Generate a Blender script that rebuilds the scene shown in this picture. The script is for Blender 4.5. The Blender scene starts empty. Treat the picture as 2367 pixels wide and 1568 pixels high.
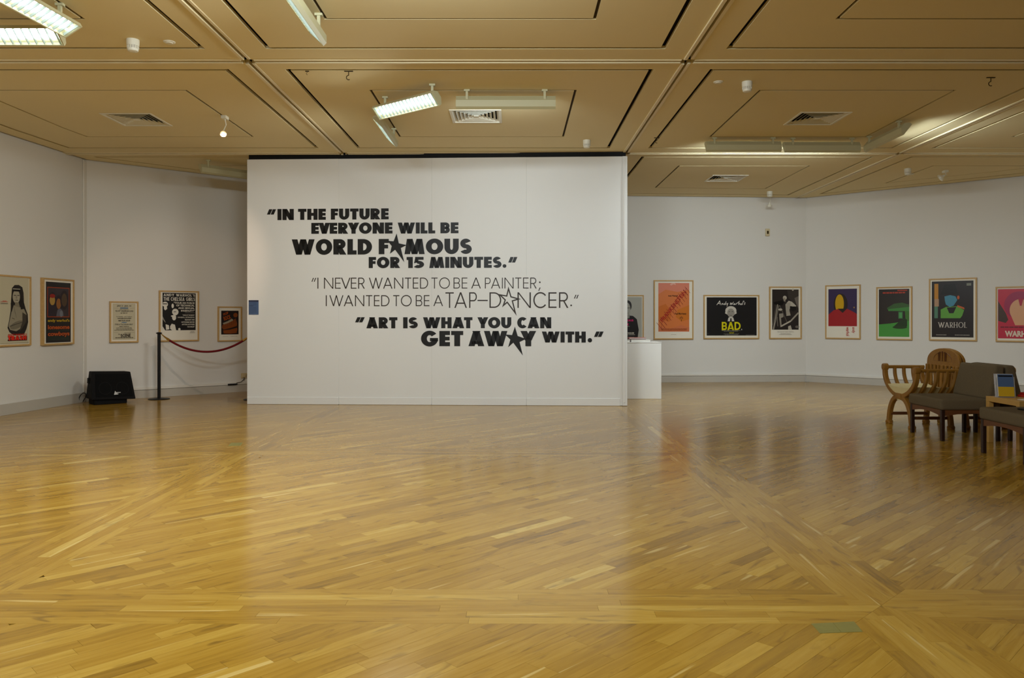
import bpy, bmesh, math, random
from mathutils import Matrix, Vector, noise
random.seed(7)
C = bpy.context.scene.collection
R = math.radians
# ------------------------------------------------------------------ camera, world, lights
F, VX, VY, H = 1820.0, 1189.0, 737.0, 1.25       # focal length in pixels, vanishing point, eye height
cd = bpy.data.cameras.new('camera'); cam = bpy.data.objects.new('camera', cd); C.objects.link(cam)
cam.location = (0, 0, H); cam.rotation_euler = (math.pi/2, 0, 0)
cd.sensor_width = 36; cd.lens = F/2367*36
cd.shift_x = -(VX-1183.5)/2367; cd.shift_y = -(784-VY)/2367
cd.clip_start = .05; cd.clip_end = 100
sc = bpy.context.scene; sc.camera = cam
w = bpy.data.worlds.new('world'); sc.world = w; w.use_nodes = True
w.node_tree.nodes['Background'].inputs[0].default_value = (.5, .45, .4, 1)
w.node_tree.nodes['Background'].inputs[1].default_value = .1
vs = sc.view_settings; vs.view_transform = 'Standard'; vs.look = 'None'; vs.gamma = 1; vs.exposure = .33
try: vs.use_curve_mapping = False
except Exception: pass
sc.cycles.max_bounces = 8; sc.cycles.diffuse_bounces = 6; sc.cycles.sample_clamp_indirect = 6
sc.cycles.use_denoising = True

def area(loc, direction, sx, sy, power, col=(1, .96, .88), name='fluorescent_light', spread=math.pi):
    d = bpy.data.lights.new(name, 'AREA'); d.shape = 'RECTANGLE'; d.size = sx; d.size_y = sy
    d.energy = power; d.color = col; d.spread = spread
    o = bpy.data.objects.new(name, d); C.objects.link(o); o.location = loc
    o.rotation_euler = Vector(direction).to_track_quat('-Z', 'Y').to_euler()
    return o
COLN = (.87, .98, 1.04); COLW = (.96, .98, .93)
# the fluorescent battens of the bays that lie behind the photographer
area((-1.9, 1.2, 3.42), (.05, .75, -.6), 1.0, .25, 66, COLN)
area((.4, .9, 3.42), (.0, .75, -.6), 1.0, .25, 44, COLN)
area((-.6, 4.4, 3.42), (0, .8, -.62), 1.0, .25, 52, COLN)
area((-3.0, -1.6, 3.4), (0, .5, -1), 1.2, .3, 26, COLW)

# ------------------------------------------------------------------ helpers
ZC = 3.642                                         # ceiling height
def lin(c): return tuple((x/255/12.92 if x/255 <= .04045 else ((x/255+.055)/1.055)**2.4) for x in c)
def material(name, col, rough=.6, spec=.3, metal=0, emit=None, estr=0, coat=0, noise_s=None, noise_amt=.08, bump=0, bump_s=200, alpha=None):
    m = bpy.data.materials.new(name); m.use_nodes = True; nt = m.node_tree; b = nt.nodes['Principled BSDF']
    c = lin(col) + (1,)
    b.inputs['Base Color'].default_value = c; b.inputs['Roughness'].default_value = rough
    b.inputs['Specular IOR Level'].default_value = spec; b.inputs['Metallic'].default_value = metal
    if coat: b.inputs['Coat Weight'].default_value = coat; b.inputs['Coat Roughness'].default_value = .05
    if emit: b.inputs['Emission Color'].default_value = tuple(emit) + (1,); b.inputs['Emission Strength'].default_value = estr
    if noise_s:
        tc = nt.nodes.new('ShaderNodeTexCoord'); n = nt.nodes.new('ShaderNodeTexNoise'); n.inputs['Scale'].default_value = noise_s
        n.inputs['Detail'].default_value = 4
        mx = nt.nodes.new('ShaderNodeMix'); mx.data_type = 'RGBA'
        mx.inputs['A'].default_value = tuple(x*(1-noise_amt) for x in c[:3]) + (1,)
        mx.inputs['B'].default_value = tuple(min(1, x*(1+noise_amt)) for x in c[:3]) + (1,)
        nt.links.new(tc.outputs['Object'], n.inputs['Vector']); nt.links.new(n.outputs['Fac'], mx.inputs['Factor'])
        nt.links.new(mx.outputs['Result'], b.inputs['Base Color'])
    if bump:
        tc = nt.nodes.new('ShaderNodeTexCoord'); n = nt.nodes.new('ShaderNodeTexNoise'); n.inputs['Scale'].default_value = bump_s
        bp = nt.nodes.new('ShaderNodeBump'); bp.inputs['Strength'].default_value = bump; bp.inputs['Distance'].default_value = .002
        nt.links.new(tc.outputs['Object'], n.inputs['Vector']); nt.links.new(n.outputs['Fac'], bp.inputs['Height'])
        nt.links.new(bp.outputs['Normal'], b.inputs['Normal'])
    return m
def wood(name, c1, c2, rough=.4, scale=(3, 30, 30)):
    m = material(name, c1, rough); nt = m.node_tree; b = nt.nodes['Principled BSDF']
    tc = nt.nodes.new('ShaderNodeTexCoord'); mp = nt.nodes.new('ShaderNodeMapping'); mp.inputs['Scale'].default_value = scale
    n = nt.nodes.new('ShaderNodeTexNoise'); n.inputs['Scale'].default_value = 2; n.inputs['Detail'].default_value = 6; n.inputs['Distortion'].default_value = .6
    mx = nt.nodes.new('ShaderNodeMix'); mx.data_type = 'RGBA'
    mx.inputs['A'].default_value = lin(c1)+(1,); mx.inputs['B'].default_value = lin(c2)+(1,)
    nt.links.new(tc.outputs['Object'], mp.inputs[0]); nt.links.new(mp.outputs[0], n.inputs['Vector'])
    nt.links.new(n.outputs['Fac'], mx.inputs['Factor']); nt.links.new(mx.outputs['Result'], b.inputs['Base Color'])
    return m
def ink_material(name, rough=.35, spec=.4, coat=0):
    m = material(name, (255, 255, 255), rough, spec, coat=coat); nt = m.node_tree
    a = nt.nodes.new('ShaderNodeAttribute'); a.attribute_name = 'ink'
    nt.links.new(a.outputs['Color'], nt.nodes['Principled BSDF'].inputs['Base Color'])
    return m
M = dict(
    wall=material('wall_paint', (222, 219, 212), .75, .2, noise_s=.7, noise_amt=.02, bump=.08, bump_s=60),
    part=material('partition_paint', (228, 227, 223), .6, .25, noise_s=.9, noise_amt=.02, bump=.06, bump_s=40),
    skirt=material('skirting_paint', (190, 184, 172), .5, .3, noise_s=3, noise_amt=.04),
    trunk=material('trunking_plastic', (226, 222, 212), .4, .4, noise_s=3, noise_amt=.02),
    ceil=material('ceiling_paint', (226, 211, 166), .7, .2, noise_s=.5, noise_amt=.05, bump=.06, bump_s=50),
    ceildark=material('ceiling_void', (30, 24, 14), .9, .1, noise_s=5),
    rib=material('ceiling_rib_paint', (226, 212, 172), .4, .4, noise_s=2, noise_amt=.05),
    dark=material('track_black', (12, 12, 12), .6, .2, noise_s=5),
    groove=material('groove_brown', (64, 50, 26), .8, .1, noise_s=4),
    white=material('white_enamel', (225, 222, 205), .4, .4, noise_s=4, noise_amt=.02),
    fix=material('fixture_enamel', (186, 180, 142), .45, .4, noise_s=4, noise_amt=.02),
    glow=material('emissive_reflector', (255, 255, 255), .3, .5, emit=(.80, .98, 1), estr=.55, noise_s=None),  # plate's own emission stands in for tube light bouncing off it
    tube=material('fluorescent_tube', (255, 255, 255), .3, .3, emit=(.86, 1, 1), estr=4.5),
    louvre=material('louvre_white', (235, 240, 238), .3, .5, noise_s=5, noise_amt=.02),
    blade=material('aluminium_blade', (150, 160, 156), .4, .5, noise_s=5),
    vinyl=material('black_vinyl', (22, 20, 17), .45, .3, noise_s=9),
    vinylb=material('brown_black_vinyl', (52, 40, 30), .45, .3, noise_s=9),
    frame=wood('pale_beech', (205, 170, 112), (186, 148, 90), .4, (20, 20, 20)),
    mat=material('mount_card', (232, 226, 210), .8, .1, noise_s=6, noise_amt=.02),
    ink=ink_material('printing_ink', .3, .35, .0),
    black=material('black_carpet', (15, 14, 14), .8, .2, noise_s=60, noise_amt=.3, bump=.4, bump_s=150),
    grille=material('black_grille', (12, 12, 12), .75, .1, noise_s=80, noise_amt=.3),
    blackm=material('black_metal', (20, 19, 18), .4, .4, metal=.3, noise_s=9),
    brass=material('brass', (190, 150, 70), .3, .5, metal=1, noise_s=9),
    rope=material('red_velvet', (104, 18, 22), .8, .2, noise_s=80, noise_amt=.3, bump=.5, bump_s=120),
    plinth=material('plinth_paint', (236, 234, 228), .5, .3, noise_s=2, noise_amt=.02),
    oak=wood('golden_oak', (156, 112, 44), (124, 82, 28), .4, (6, 6, 2)),
    hide=material('cream_hide', (214, 200, 150), .6, .3, noise_s=12, noise_amt=.06),
    fabric=material('brown_grey_fabric', (100, 87, 66), .95, .1, noise_s=90, noise_amt=.15, bump=.4, bump_s=300),
    redwood=wood('reddish_wood', (108, 66, 36), (84, 48, 24), .4, (4, 4, 12)),
    darkwood=material('dark_leg_wood', (40, 20, 14), .35, .4, noise_s=12, noise_amt=.2),
    pine=wood('pale_table_veneer', (196, 156, 88), (178, 136, 70), .45, (5, 5, 5)),
    olive=material('olive_metal_plate', (140, 132, 70), .45, .5, metal=.2, noise_s=30, noise_amt=.12),
    page=material('book_pages', (226, 222, 212), .8, .1, noise_s=40),
    redc=material('red_cover', (190, 44, 34), .4, .4, noise_s=9),
    whitec=material('white_cover', (228, 228, 226), .4, .4, noise_s=9, noise_amt=.02),
    maroon=material('maroon_cover', (90, 30, 34), .4, .4, noise_s=9),
    bluec=material('blue_card', (74, 96, 132), .5, .3, noise_s=9, noise_amt=.05),
    yellowc=material('yellow_card', (200, 160, 26), .5, .3, noise_s=9, noise_amt=.05),
    socket=material('cream_plastic', (206, 190, 150), .4, .4, noise_s=9),
    floordark=material('subfloor', (62, 42, 18), .9, .05, noise_s=4),
)
def acrylic():
    m = bpy.data.materials.new('clear_acrylic'); m.use_nodes = True; b = m.node_tree.nodes['Principled BSDF']
    b.inputs['Base Color'].default_value = (.75, .75, .78, 1); b.inputs['Roughness'].default_value = .08
    b.inputs['Alpha'].default_value = .35
    return m
M['acrylic'] = acrylic()

class BM:
    """collects shapes; build() links them as one mesh object (coordinates are world coordinates)"""
    def __init__(s): s.v = []; s.f = []; s.m = []; s.mats = []; s.smooth = False
    def mi(s, m):
        if m not in s.mats: s.mats.append(m)
        return s.mats.index(m)
    def add(s, vs_, fs, m=None):
        n = len(s.v); s.v += [tuple(v) for v in vs_]; s.f += [tuple(i+n for i in f) for f in fs]
        s.m += [s.mi(m) if m else 0]*len(fs); return s
    def box(s, x0, y0, z0, x1, y1, z1, m=None, T=None):
        vs_ = [Vector(p) for p in ((x0,y0,z0),(x1,y0,z0),(x1,y1,z0),(x0,y1,z0),(x0,y0,z1),(x1,y0,z1),(x1,y1,z1),(x0,y1,z1))]
        if T: vs_ = [T @ v for v in vs_]
        return s.add(vs_, [(0,3,2,1),(4,5,6,7),(0,1,5,4),(1,2,6,5),(2,3,7,6),(3,0,4,7)], m)
    def prism(s, pts, z0, z1, m=None, T=None):
        n = len(pts); vs_ = [Vector((p[0], p[1], z0)) for p in pts] + [Vector((p[0], p[1], z1)) for p in pts]
        if T: vs_ = [T @ v for v in vs_]
        return s.add(vs_, [tuple(range(n))[::-1], tuple(range(n, 2*n))] + [(i, (i+1) % n, n+(i+1) % n, n+i) for i in range(n)], m)
    def ring(s, outer, inner, z0, z1, m=None, T=None):
        n = len(outer)
        vs_ = [Vector((p[0], p[1], z)) for z in (z0, z1) for L in (outer, inner) for p in L]
        if T: vs_ = [T @ v for v in vs_]
        fs = []
        for i in range(n):
            j = (i+1) % n; fs += [(i, n+i, n+j, j), (2*n+i, 2*n+j, 3*n+j, 3*n+i), (i, j, 2*n+j, 2*n+i), (n+i, 3*n+i, 3*n+j, n+j)]
        return s.add(vs_, fs, m)
    def holed(s, outer, hole, z0, z1, m=None):
        from mathutils.geometry import tessellate_polygon
        L = [Vector((p[0], p[1], 0)) for p in outer]; Hh = [Vector((p[0], p[1], 0)) for p in hole]
        tri = tessellate_polygon([L, Hh]); P = L+Hh; n = len(P)
        vs_ = [(p.x, p.y, z0) for p in P]+[(p.x, p.y, z1) for p in P]; a = len(L); b_ = len(Hh)
        fs = [tuple(t) for t in tri]+[tuple(n+k for k in t) for t in tri]
        fs += [(i, (i+1) % a, n+(i+1) % a, n+i) for i in range(a)]+[(a+i, a+(i+1) % b_, n+a+(i+1) % b_, n+a+i) for i in range(b_)]
        return s.add(vs_, fs, m)
    def tube(s, path, r, n=10, m=None, cap=True, rr=None):
        P = [Vector(p) for p in path]; vs_ = []; up = None
        for i, p in enumerate(P):
            t = (P[min(i+1, len(P)-1)]-P[max(i-1, 0)]).normalized()
            a = Vector((0, 0, 1)) if abs(t.z) < .9 else Vector((1, 0, 0))
            if up is None: up = t.cross(a).normalized()
            up = (up - t*up.dot(t)).normalized(); b = t.cross(up)
            q = rr[i] if rr else r
            vs_ += [p + (up*math.cos(k*2*math.pi/n) + b*math.sin(k*2*math.pi/n))*q for k in range(n)]
        fs = [(i*n+k, i*n+(k+1) % n, (i+1)*n+(k+1) % n, (i+1)*n+k) for i in range(len(P)-1) for k in range(n)]
        if cap: fs += [tuple(range(n))[::-1], tuple(range((len(P)-1)*n, len(P)*n))]
        return s.add(vs_, fs, m)
    def band(s, path, side, wdt, thk, m=None):
        """rectangular bar swept along a planar path; side = the constant direction across it; wdt may be a list"""
        P = [Vector(p) for p in path]; S = Vector(side).normalized(); vs_ = []
        for i, p in enumerate(P):
            t = (P[min(i+1, len(P)-1)]-P[max(i-1, 0)]).normalized(); n_ = t.cross(S).normalized()
            q = wdt[i] if isinstance(wdt, (list, tuple)) else wdt
            vs_ += [p+n_*q/2+S*thk/2, p-n_*q/2+S*thk/2, p-n_*q/2-S*thk/2, p+n_*q/2-S*thk/2]
        fs = [(i*4+k, i*4+(k+1) % 4, i*4+4+(k+1) % 4, i*4+4+k) for i in range(len(P)-1) for k in range(4)]
        fs += [(3, 2, 1, 0), tuple(range(len(vs_)-4, len(vs_)))]
        return s.add(vs_, fs, m)
    def lathe(s, prof, c, n=24, m=None, T=None):
        vs_ = [Vector((r*math.cos(k*2*math.pi/n), r*math.sin(k*2*math.pi/n), z)) for r, z in prof for k in range(n)]
        fs = [(i*n+k, i*n+(k+1) % n, (i+1)*n+(k+1) % n, (i+1)*n+k) for i in range(len(prof)-1) for k in range(n)]
        fs += [tuple(range(n))[::-1], tuple(range((len(prof)-1)*n, len(prof)*n))]
        T2 = Matrix.Translation(Vector(c)) @ (T or Matrix())
        return s.add([T2 @ v for v in vs_], fs, m)
    def build(s, name, m, parent=None, bevel=0, seg=2, smooth=False, **kw):
        me = bpy.data.meshes.new(name); me.from_pydata([tuple(v) for v in s.v], [], s.f)
        mats = s.mats or [m]
        for x in mats: me.materials.append(M[x] if isinstance(x, str) else x)
        if s.mats: me.polygons.foreach_set('material_index', s.m)
        bm = bmesh.new(); bm.from_mesh(me)
        if kw.get('fixn', True): bmesh.ops.recalc_face_normals(bm, faces=bm.faces)
        if bevel:
            es = [e for e in bm.edges if e.is_manifold and e.calc_face_angle(0) > .5]
            bmesh.ops.bevel(bm, geom=es, offset=bevel, segments=seg, profile=.6, affect='EDGES', clamp_overlap=True)
        bm.to_mesh(me); bm.free()
        if smooth:
            me.polygons.foreach_set('use_smooth', [True]*len(me.polygons))
            try: me.set_sharp_from_angle(angle=R(38))
            except Exception: pass
        me.update()
        o = bpy.data.objects.new(name, me); C.objects.link(o)
        if parent is not None: attach(o, parent)
        for k in ('label', 'category', 'group', 'kind'):
            if k in kw: o[k] = kw[k]
        return o
WM = {}
def world_of(o):
    return WM.get(o.name, Matrix())
def attach(o, parent):
    o.parent = parent; o.matrix_parent_inverse = world_of(parent).inverted()
def thing(name, label, cat, loc=(0, 0, 0), rz=0, group=None, mat=None):
    o = bpy.data.objects.new(name, None); C.objects.link(o); o.empty_display_size = .1
    m = mat or Matrix.Translation(Vector(loc)) @ Matrix.Rotation(rz, 4, 'Z')
    o.matrix_world = m; WM[o.name] = m.copy()
    o['label'] = label; o['category'] = cat
    if group: o['group'] = group
    return o
def dup(root, mat, label=None):
    """a copy of a thing with copies of its parts and their sub-parts"""
    def rec(o, par):
        c = o.copy(); C.objects.link(c)
        if par is not None:
            c.parent = par; c.matrix_parent_inverse = o.matrix_parent_inverse.copy()
        for ch in o.children: rec(ch, c)
        return c
    r = rec(root, None); r.matrix_world = mat; WM[r.name] = mat.copy()
    if label: r['label'] = label
    return r
def structure(o): o['kind'] = 'structure'; return o

# clipping of convex polygons
def clip(poly, a, b, c):
    """keep the side a*x+b*y <= c"""
    out = []
    for i, p in enumerate(poly):
        q = poly[(i+1) % len(poly)]; dp = a*p[0]+b*p[1]-c; dq = a*q[0]+b*q[1]-c
        if dp <= 0: out.append(p)
        if (dp < 0 < dq) or (dq < 0 < dp):
            t = dp/(dp-dq); out.append((p[0]+(q[0]-p[0])*t, p[1]+(q[1]-p[1])*t))
    return out
def clip_poly(poly, region):
    """region: convex, counter-clockwise"""
    for i, p in enumerate(region):
        q = region[(i+1) % len(region)]; nx, ny = q[1]-p[1], -(q[0]-p[0])
        poly = clip(poly, nx, ny, nx*p[0]+ny*p[1])
        if len(poly) < 3: return []
    return poly
def shrink(poly, dist):
    """inset a convex ccw polygon; dist(nx, ny) gives the distance for an edge with that outward normal"""
    out = list(poly)
    for i, p in enumerate(poly):
        q = poly[(i+1) % len(poly)]; L = math.hypot(q[0]-p[0], q[1]-p[1])
        if L < 1e-6: continue
        nx, ny = (q[1]-p[1])/L, -(q[0]-p[0])/L
        out = clip(out, nx, ny, nx*p[0]+ny*p[1]-dist(nx, ny))
        if len(out) < 3: return []
    res = []
    for p in out:
        if not res or math.hypot(p[0]-res[-1][0], p[1]-res[-1][1]) > .004: res.append(p)
    return res
def parea(p): return abs(sum(p[i][0]*p[(i+1) % len(p)][1]-p[(i+1) % len(p)][0]*p[i][1] for i in range(len(p))))/2

# ------------------------------------------------------------------ the room shell
ROOM = [(-6.62, -4.6), (9.9, -4.6), (9.9, 12.02), (5.78, 15.6), (-2.9, 15.05), (-6.46, 11.85), (-6.62, 9.9)]
names = {0: 'wall_behind_camera', 1: 'wall_right', 2: 'wall_right_angled', 3: 'wall_back', 4: 'wall_left_angled', 5: 'wall_left', 6: 'wall_left'}
def wall_quad(b, i, off0, off1, z0, z1, trim0=0, trim1=0):
    p, q = Vector(ROOM[i]), Vector(ROOM[(i+1) % len(ROOM)]); t = (q-p).normalized(); n = Vector((t.y, -t.x))
    a, c = p+t*trim0, q-t*trim1
    pts = [a+n*off0, c+n*off0, c+n*off1, a+n*off1]
    b.prism([tuple(x) for x in pts], z0, z1)
left = BM()
for i in range(len(ROOM)):
    b = left if i in (5, 6) else BM()
    wall_quad(b, i, 0, .18, 0, ZC+.2, -.1, -.1)
    if i not in (5, 6): structure(b.build(names[i], 'wall'))
structure(left.build('wall_left', 'wall'))
floor = structure(BM().prism(ROOM, -.15, -.006).build('floor', 'floordark'))
ceiling = structure(BM().prism(ROOM, ZC+.05, ZC+.2).build('ceiling', 'ceildark'))
# skirtings and the cable trunking above them
sk = BM(); wall_quad(sk, 5, -.022, 0, 0, .145); wall_quad(sk, 6, -.022, 0, 0, .145)
structure(sk.build('baseboard_left', 'skirt', bevel=.002, seg=1))
for i, nm, tn in ((4, 'baseboard_left_angled', 'trim_1'), (3, 'baseboard_back', 'trim_2'), (2, 'baseboard_right_angled', 'trim_3')):
    b = BM(); wall_quad(b, i, -.024, 0, 0, .125, .03, .0); structure(b.build(nm, 'skirt', bevel=.002, seg=1))
    b = BM(); wall_quad(b, i, -.034, 0, .13, .168, .03, .0); structure(b.build(tn, 'trunk', bevel=.004, seg=1))
b = BM(); wall_quad(b, 1, -.022, 0, 0, .145); structure(b.build('baseboard_right', 'skirt'))
b = BM(); b.box(-6.462, 11.78, .15, -6.44, 11.86, ZC-.01); structure(b.build('trim_4', 'trunk', bevel=.004, seg=1))

# ceiling panels: each bay is an outer border, a middle ring and a central panel with recessed joints between
VENTS = [(-.45, 9.3), (-4.53, 9.45), (3.61, 9.40), (3.60, 13.4)]
CX = [-6.62, -2.471, 1.607, 5.58, 9.9]; CY = [-4.6, -.55, 3.42, 7.31, 11.38, 15.7]
def cell_poly(x0, x1, y0, y1): return clip_poly([(x0, y0), (x1, y0), (x1, y1), (x0, y1)], ROOM)
def d_outer(nx, ny):
    if abs(nx) > .95: return .27
    if ny < -.95: return .235
    if ny > .9: return .33
    return .3
def d_inner(nx, ny):
    if abs(nx) > .95: return .955
    if ny < -.95: return .92
    if ny > .9: return 1.02
    return .78
for xi in range(4):
    for yi in range(5):
        cp = cell_poly(CX[xi], CX[xi+1], CY[yi], CY[yi+1])
        if len(cp) < 3 or parea(cp) < .6: continue
        e = shrink(cp, lambda a, b_: .045)
        o = shrink(cp, d_outer); inn = shrink(cp, d_inner)
        if len(e) < 3 or len(o) < 3: continue
        o2 = shrink(o, lambda a, b_: .045)
        BM().holed(e, o, ZC, ZC+.03).build('border_panel', 'ceil', ceiling)
        if len(inn) >= 3 and parea(inn) > .05:
            BM().holed(o2, inn, ZC, ZC+.03).build('ring_panel', 'ceil', ceiling)
            i2 = shrink(inn, lambda a, b_: .026); hole = None
            for vx, vy in VENTS:
                if CX[xi] < vx < CX[xi+1] and CY[yi] < vy < CY[yi+1]: hole = [(vx-.285, vy-.285), (vx+.285, vy-.285), (vx+.285, vy+.285), (vx-.285, vy+.285)]
            if hole: BM().holed(i2, hole, ZC-.001, ZC+.03).build('centre_panel', 'ceil', ceiling)
            else: BM().prism(i2, ZC-.001, ZC+.03).build('centre_panel', 'ceil', ceiling)
            t1 = shrink(inn, lambda a, b_: .004); t2 = shrink(inn, lambda a, b_: .020)
            if len(t1) >= 3 and len(t2) >= 3: BM().holed(t1, t2, ZC+.010, ZC+.03).build('lighting_track', 'groove', ceiling)
        else:
            BM().prism(o2, ZC, ZC+.03).build('centre_panel', 'ceil', ceiling)
# ribs between the bays: two light flanges with a dark slot
def rib(x0, y0, x1, y1):
    d = Vector((x1-x0, y1-y0)).normalized(); n = Vector((d.y, -d.x))
    for s0, s1, z in ((-.048, -.014, ZC-.012), (.014, .044, ZC-.006)):
        p = [(x0+n.x*s0, y0+n.y*s0), (x1+n.x*s0, y1+n.y*s0), (x1+n.x*s1, y1+n.y*s1), (x0+n.x*s1, y0+n.y*s1)]
        BM().prism(p, z, ZC+.04).build('rib_flange', 'rib', ceiling, bevel=.003, seg=1)
for x in CX[1:4]:
    ytop = {-2.471: 15.05, 1.607: 15.3, 5.58: 15.55}[x]
    ys = [-4.55] + CY[1:5] + [ytop]
    for a, c in zip(ys[:-1], ys[1:]):
        rib(x, a+.06, x, c-.06)
for y in CY[1:5]:
    xs = [-6.6] + CX[1:4] + [9.88]
    for a, c in zip(xs[:-1], xs[1:]): rib(a+(.06 if a > -6 else 0), y, c-(.06 if c < 9 else 0), y)

# ------------------------------------------------------------------ survey helpers: from the photograph to places in the room
def on_floor(px, py): y = H*F/(py-VY); return Vector(((px-VX)/F*y, y, 0))
def on_ceiling(px, py, z=ZC): y = (z-H)*F/(VY-py); return Vector(((px-VX)/F*y, y, z))
def on_wall(p, q, px, py):
    """(distance along p->q, height) of a picture point on the vertical plane through p and q"""
    k = (px-VX)/F; p = Vector(p); q = Vector(q); t = (q-p).normalized()
    # p.x + s t.x = k (p.y + s t.y)
    s = (k*p.y-p.x)/(t.x-k*t.y); y = p.y+s*t.y
    return s, H-(py-VY)/F*y

# ------------------------------------------------------------------ letters: geometric sans capitals made of strokes
def arc(cx, cy, rx, ry, tx, ty, a0, a1, n=None):
    n = n or max(6, int(abs(a1-a0)/8)); out = []
    for i in range(n):
        a = R(a0+(a1-a0)*i/n); c = R(a0+(a1-a0)*(i+1)/n)
        out.append([(cx+rx*math.cos(a), cy+ry*math.sin(a)), (cx+rx*math.cos(c), cy+ry*math.sin(c)),
                    (cx+(rx-tx)*math.cos(c), cy+(ry-ty)*math.sin(c)), (cx+(rx-tx)*math.cos(a), cy+(ry-ty)*math.sin(a))])
    return out
def rc(x0, y0, x1, y1): return [(x0, y0), (x1, y0), (x1, y1), (x0, y1)]
def dg(xb, xt, hw, yb=0, yt=1): return [(xb, yb), (xb+hw, yb), (xt+hw, yt), (xt, yt)]
WID_H = dict(I=.36, N=1.0, T=.76, H=.93, E=.67, F=.66, U=.92, R=.88, V=1.0, Y=1.0, O=1.12, W=1.56, L=.62, B=.82, D=.97, M=1.30, S=.76, C=.86, A=1.06, G=1.08, P=.8)
WID_H.update({'1': .5, '5': .85, '.': .36, "'": .25, ' ': .4})
WID_L = dict(I=.085, N=.88, T=.6, H=.75, E=.53, F=.5, U=.7, R=.62, V=.88, Y=.8, O=1.06, W=1.33, L=.45, B=.62, D=.78, M=1.0, S=.55, C=.83, A=.9, G=1.0, P=.55)
WID_L.update({'1': .3, '5': .5, '.': .12, "'": .12, ' ': .3})
def glyph(ch, wt, ht, W, heavy):
    q = []
    if ch in 'EFHDBPRLTIKNMU1': pass
    if ch == 'I': q = [rc(0, 0, W, 1)]
    elif ch in 'EF':
        q = [rc(0, 0, wt, 1), rc(wt, 1-ht, W, 1), rc(wt, .5-ht*.45, W*(.97 if ch == 'E' else .93), .5+ht*.45)]
        if ch == 'E': q.append(rc(wt, 0, W, ht))
    elif ch == 'L': q = [rc(0, 0, wt, 1), rc(wt, 0, W, ht)]
    elif ch == 'T': q = [rc(0, 1-ht, W, 1), rc(W/2-wt/2, 0, W/2+wt/2, 1-ht)]
    elif ch == 'H': q = [rc(0, 0, wt, 1), rc(W-wt, 0, W, 1), rc(wt, .5-ht*.5, W-wt, .5+ht*.5)]
    elif ch == 'U':
        r = min(.44, W/2); q = [rc(0, r, wt, 1), rc(W-wt, r, W, 1)] + arc(W/2, r, W/2, r+.01, wt, ht*1.05, 180, 360, 18)
    elif ch == 'D':
        rx = W*.6; cx = W-rx; q = [rc(0, 0, wt, 1), rc(wt, 1-ht, cx, 1), rc(wt, 0, cx, ht)] + arc(cx, .5, rx, .5, wt, ht, -90, 90, 20)
    elif ch == 'B':
        r = (1+ht)/4; rx = W*.42; cx = W-rx
        q = [rc(0, 0, wt, 1), rc(wt, 1-ht, cx, 1), rc(wt, .5-ht/2, cx, .5+ht/2), rc(wt, 0, cx, ht)]
        q += arc(cx-.03*W, 1-r, rx, r, wt*.85, ht, -90, 90, 14) + arc(cx, r, rx, r, wt*.9, ht, -90, 90, 14)
    elif ch in 'PR':
        b0 = .36 if heavy else .42; r = (1-b0)/2; rx = W*.42; cx = W*(.94 if ch == 'R' else 1)-rx
        q = [rc(0, 0, wt, 1), rc(wt, 1-ht, cx, 1), rc(wt, b0, cx, b0+ht)] + arc(cx, 1-r, rx, r, wt*.92, ht, -90, 90, 16)
        if ch == 'R': lw = wt*1.2; q.append([(W-lw, 0), (W, 0), (cx+wt*.25, b0+ht*.6), (cx-wt*.75, b0+ht*.6)])
    elif ch == 'O': q = arc(W/2, .5, W/2, .515, wt, ht*1.05, 0, 360, 44)
    elif ch == 'C': q = arc(W*.56, .5, W*.56, .515, wt, ht*1.05, 42 if heavy else 38, 318 if heavy else 322, 34)
    elif ch == 'G':
        q = arc(W*.5, .5, W*.5, .515, wt, ht*1.05, 38, 352, 38) + [rc(W*.52, .5-ht*.62, W*.995, .5+ht*.15)]
    elif ch == 'S':
        r = (1+ht)/4; q = arc(W/2, 1-r, W*.47, r, wt*.92, ht, 28, 270, 22) + arc(W/2, r, W*.5, r, wt*.92, ht, -152, 90, 22)
    elif ch == 'A':
        hw = wt*1.12; q = [dg(0, W/2-hw*(.5 if heavy else .5), hw), dg(W-hw, W/2-hw*.5, hw)]
        y0 = .13 if heavy else .26; q.append(rc(W*(.2), y0, W*.8, y0+ht*.75) if heavy else rc(W*.17, y0, W*.83, y0+ht))
        if heavy: q.append(rc(W/2-hw*.62, .93, W/2+hw*.62, 1))
    elif ch == 'V': hw = wt*1.12; q = [dg(W/2-hw/2, 0, hw), dg(W/2-hw/2, W-hw, hw)]
    elif ch == 'W':
        hw = wt*1.05; a = W*.29-hw*.4; m_ = W/2-hw/2
        q = [dg(a, 0, hw), dg(a, m_, hw), dg(W-a-hw, m_, hw), dg(W-a-hw, W-hw, hw)]
    elif ch == 'M':
        hw = wt*.98; a = W*.12; m_ = W/2-hw/2
        q = [dg(0, a, hw), dg(W-hw, W-a-hw, hw), dg(m_, a, hw), dg(m_, W-a-hw, hw)]
    elif ch == 'N': hw = wt*1.1; q = [rc(0, 0, wt, 1), rc(W-wt, 0, W, 1), dg(W-hw, 0, hw)]
    elif ch == 'Y':
        hw = wt*1.12; q = [rc(W/2-wt/2, 0, W/2+wt/2, .45), dg(W/2-hw/2, 0, hw, .38, 1), dg(W/2-hw/2, W-hw, hw, .38, 1)]
    elif ch == '1': q = [rc(W-wt, 0, W, 1), [(0, 1-ht), (W-wt, 1-ht), (W-wt, 1), (0, 1)]]
    elif ch == '5':
        q = [rc(W*.14, 1-ht*.95, W*.95, 1), [(W*.03, .42), (W*.03+wt*.8, .52), (W*.14+wt*.75, 1-ht), (W*.14, 1-ht*.5)]]
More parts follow.
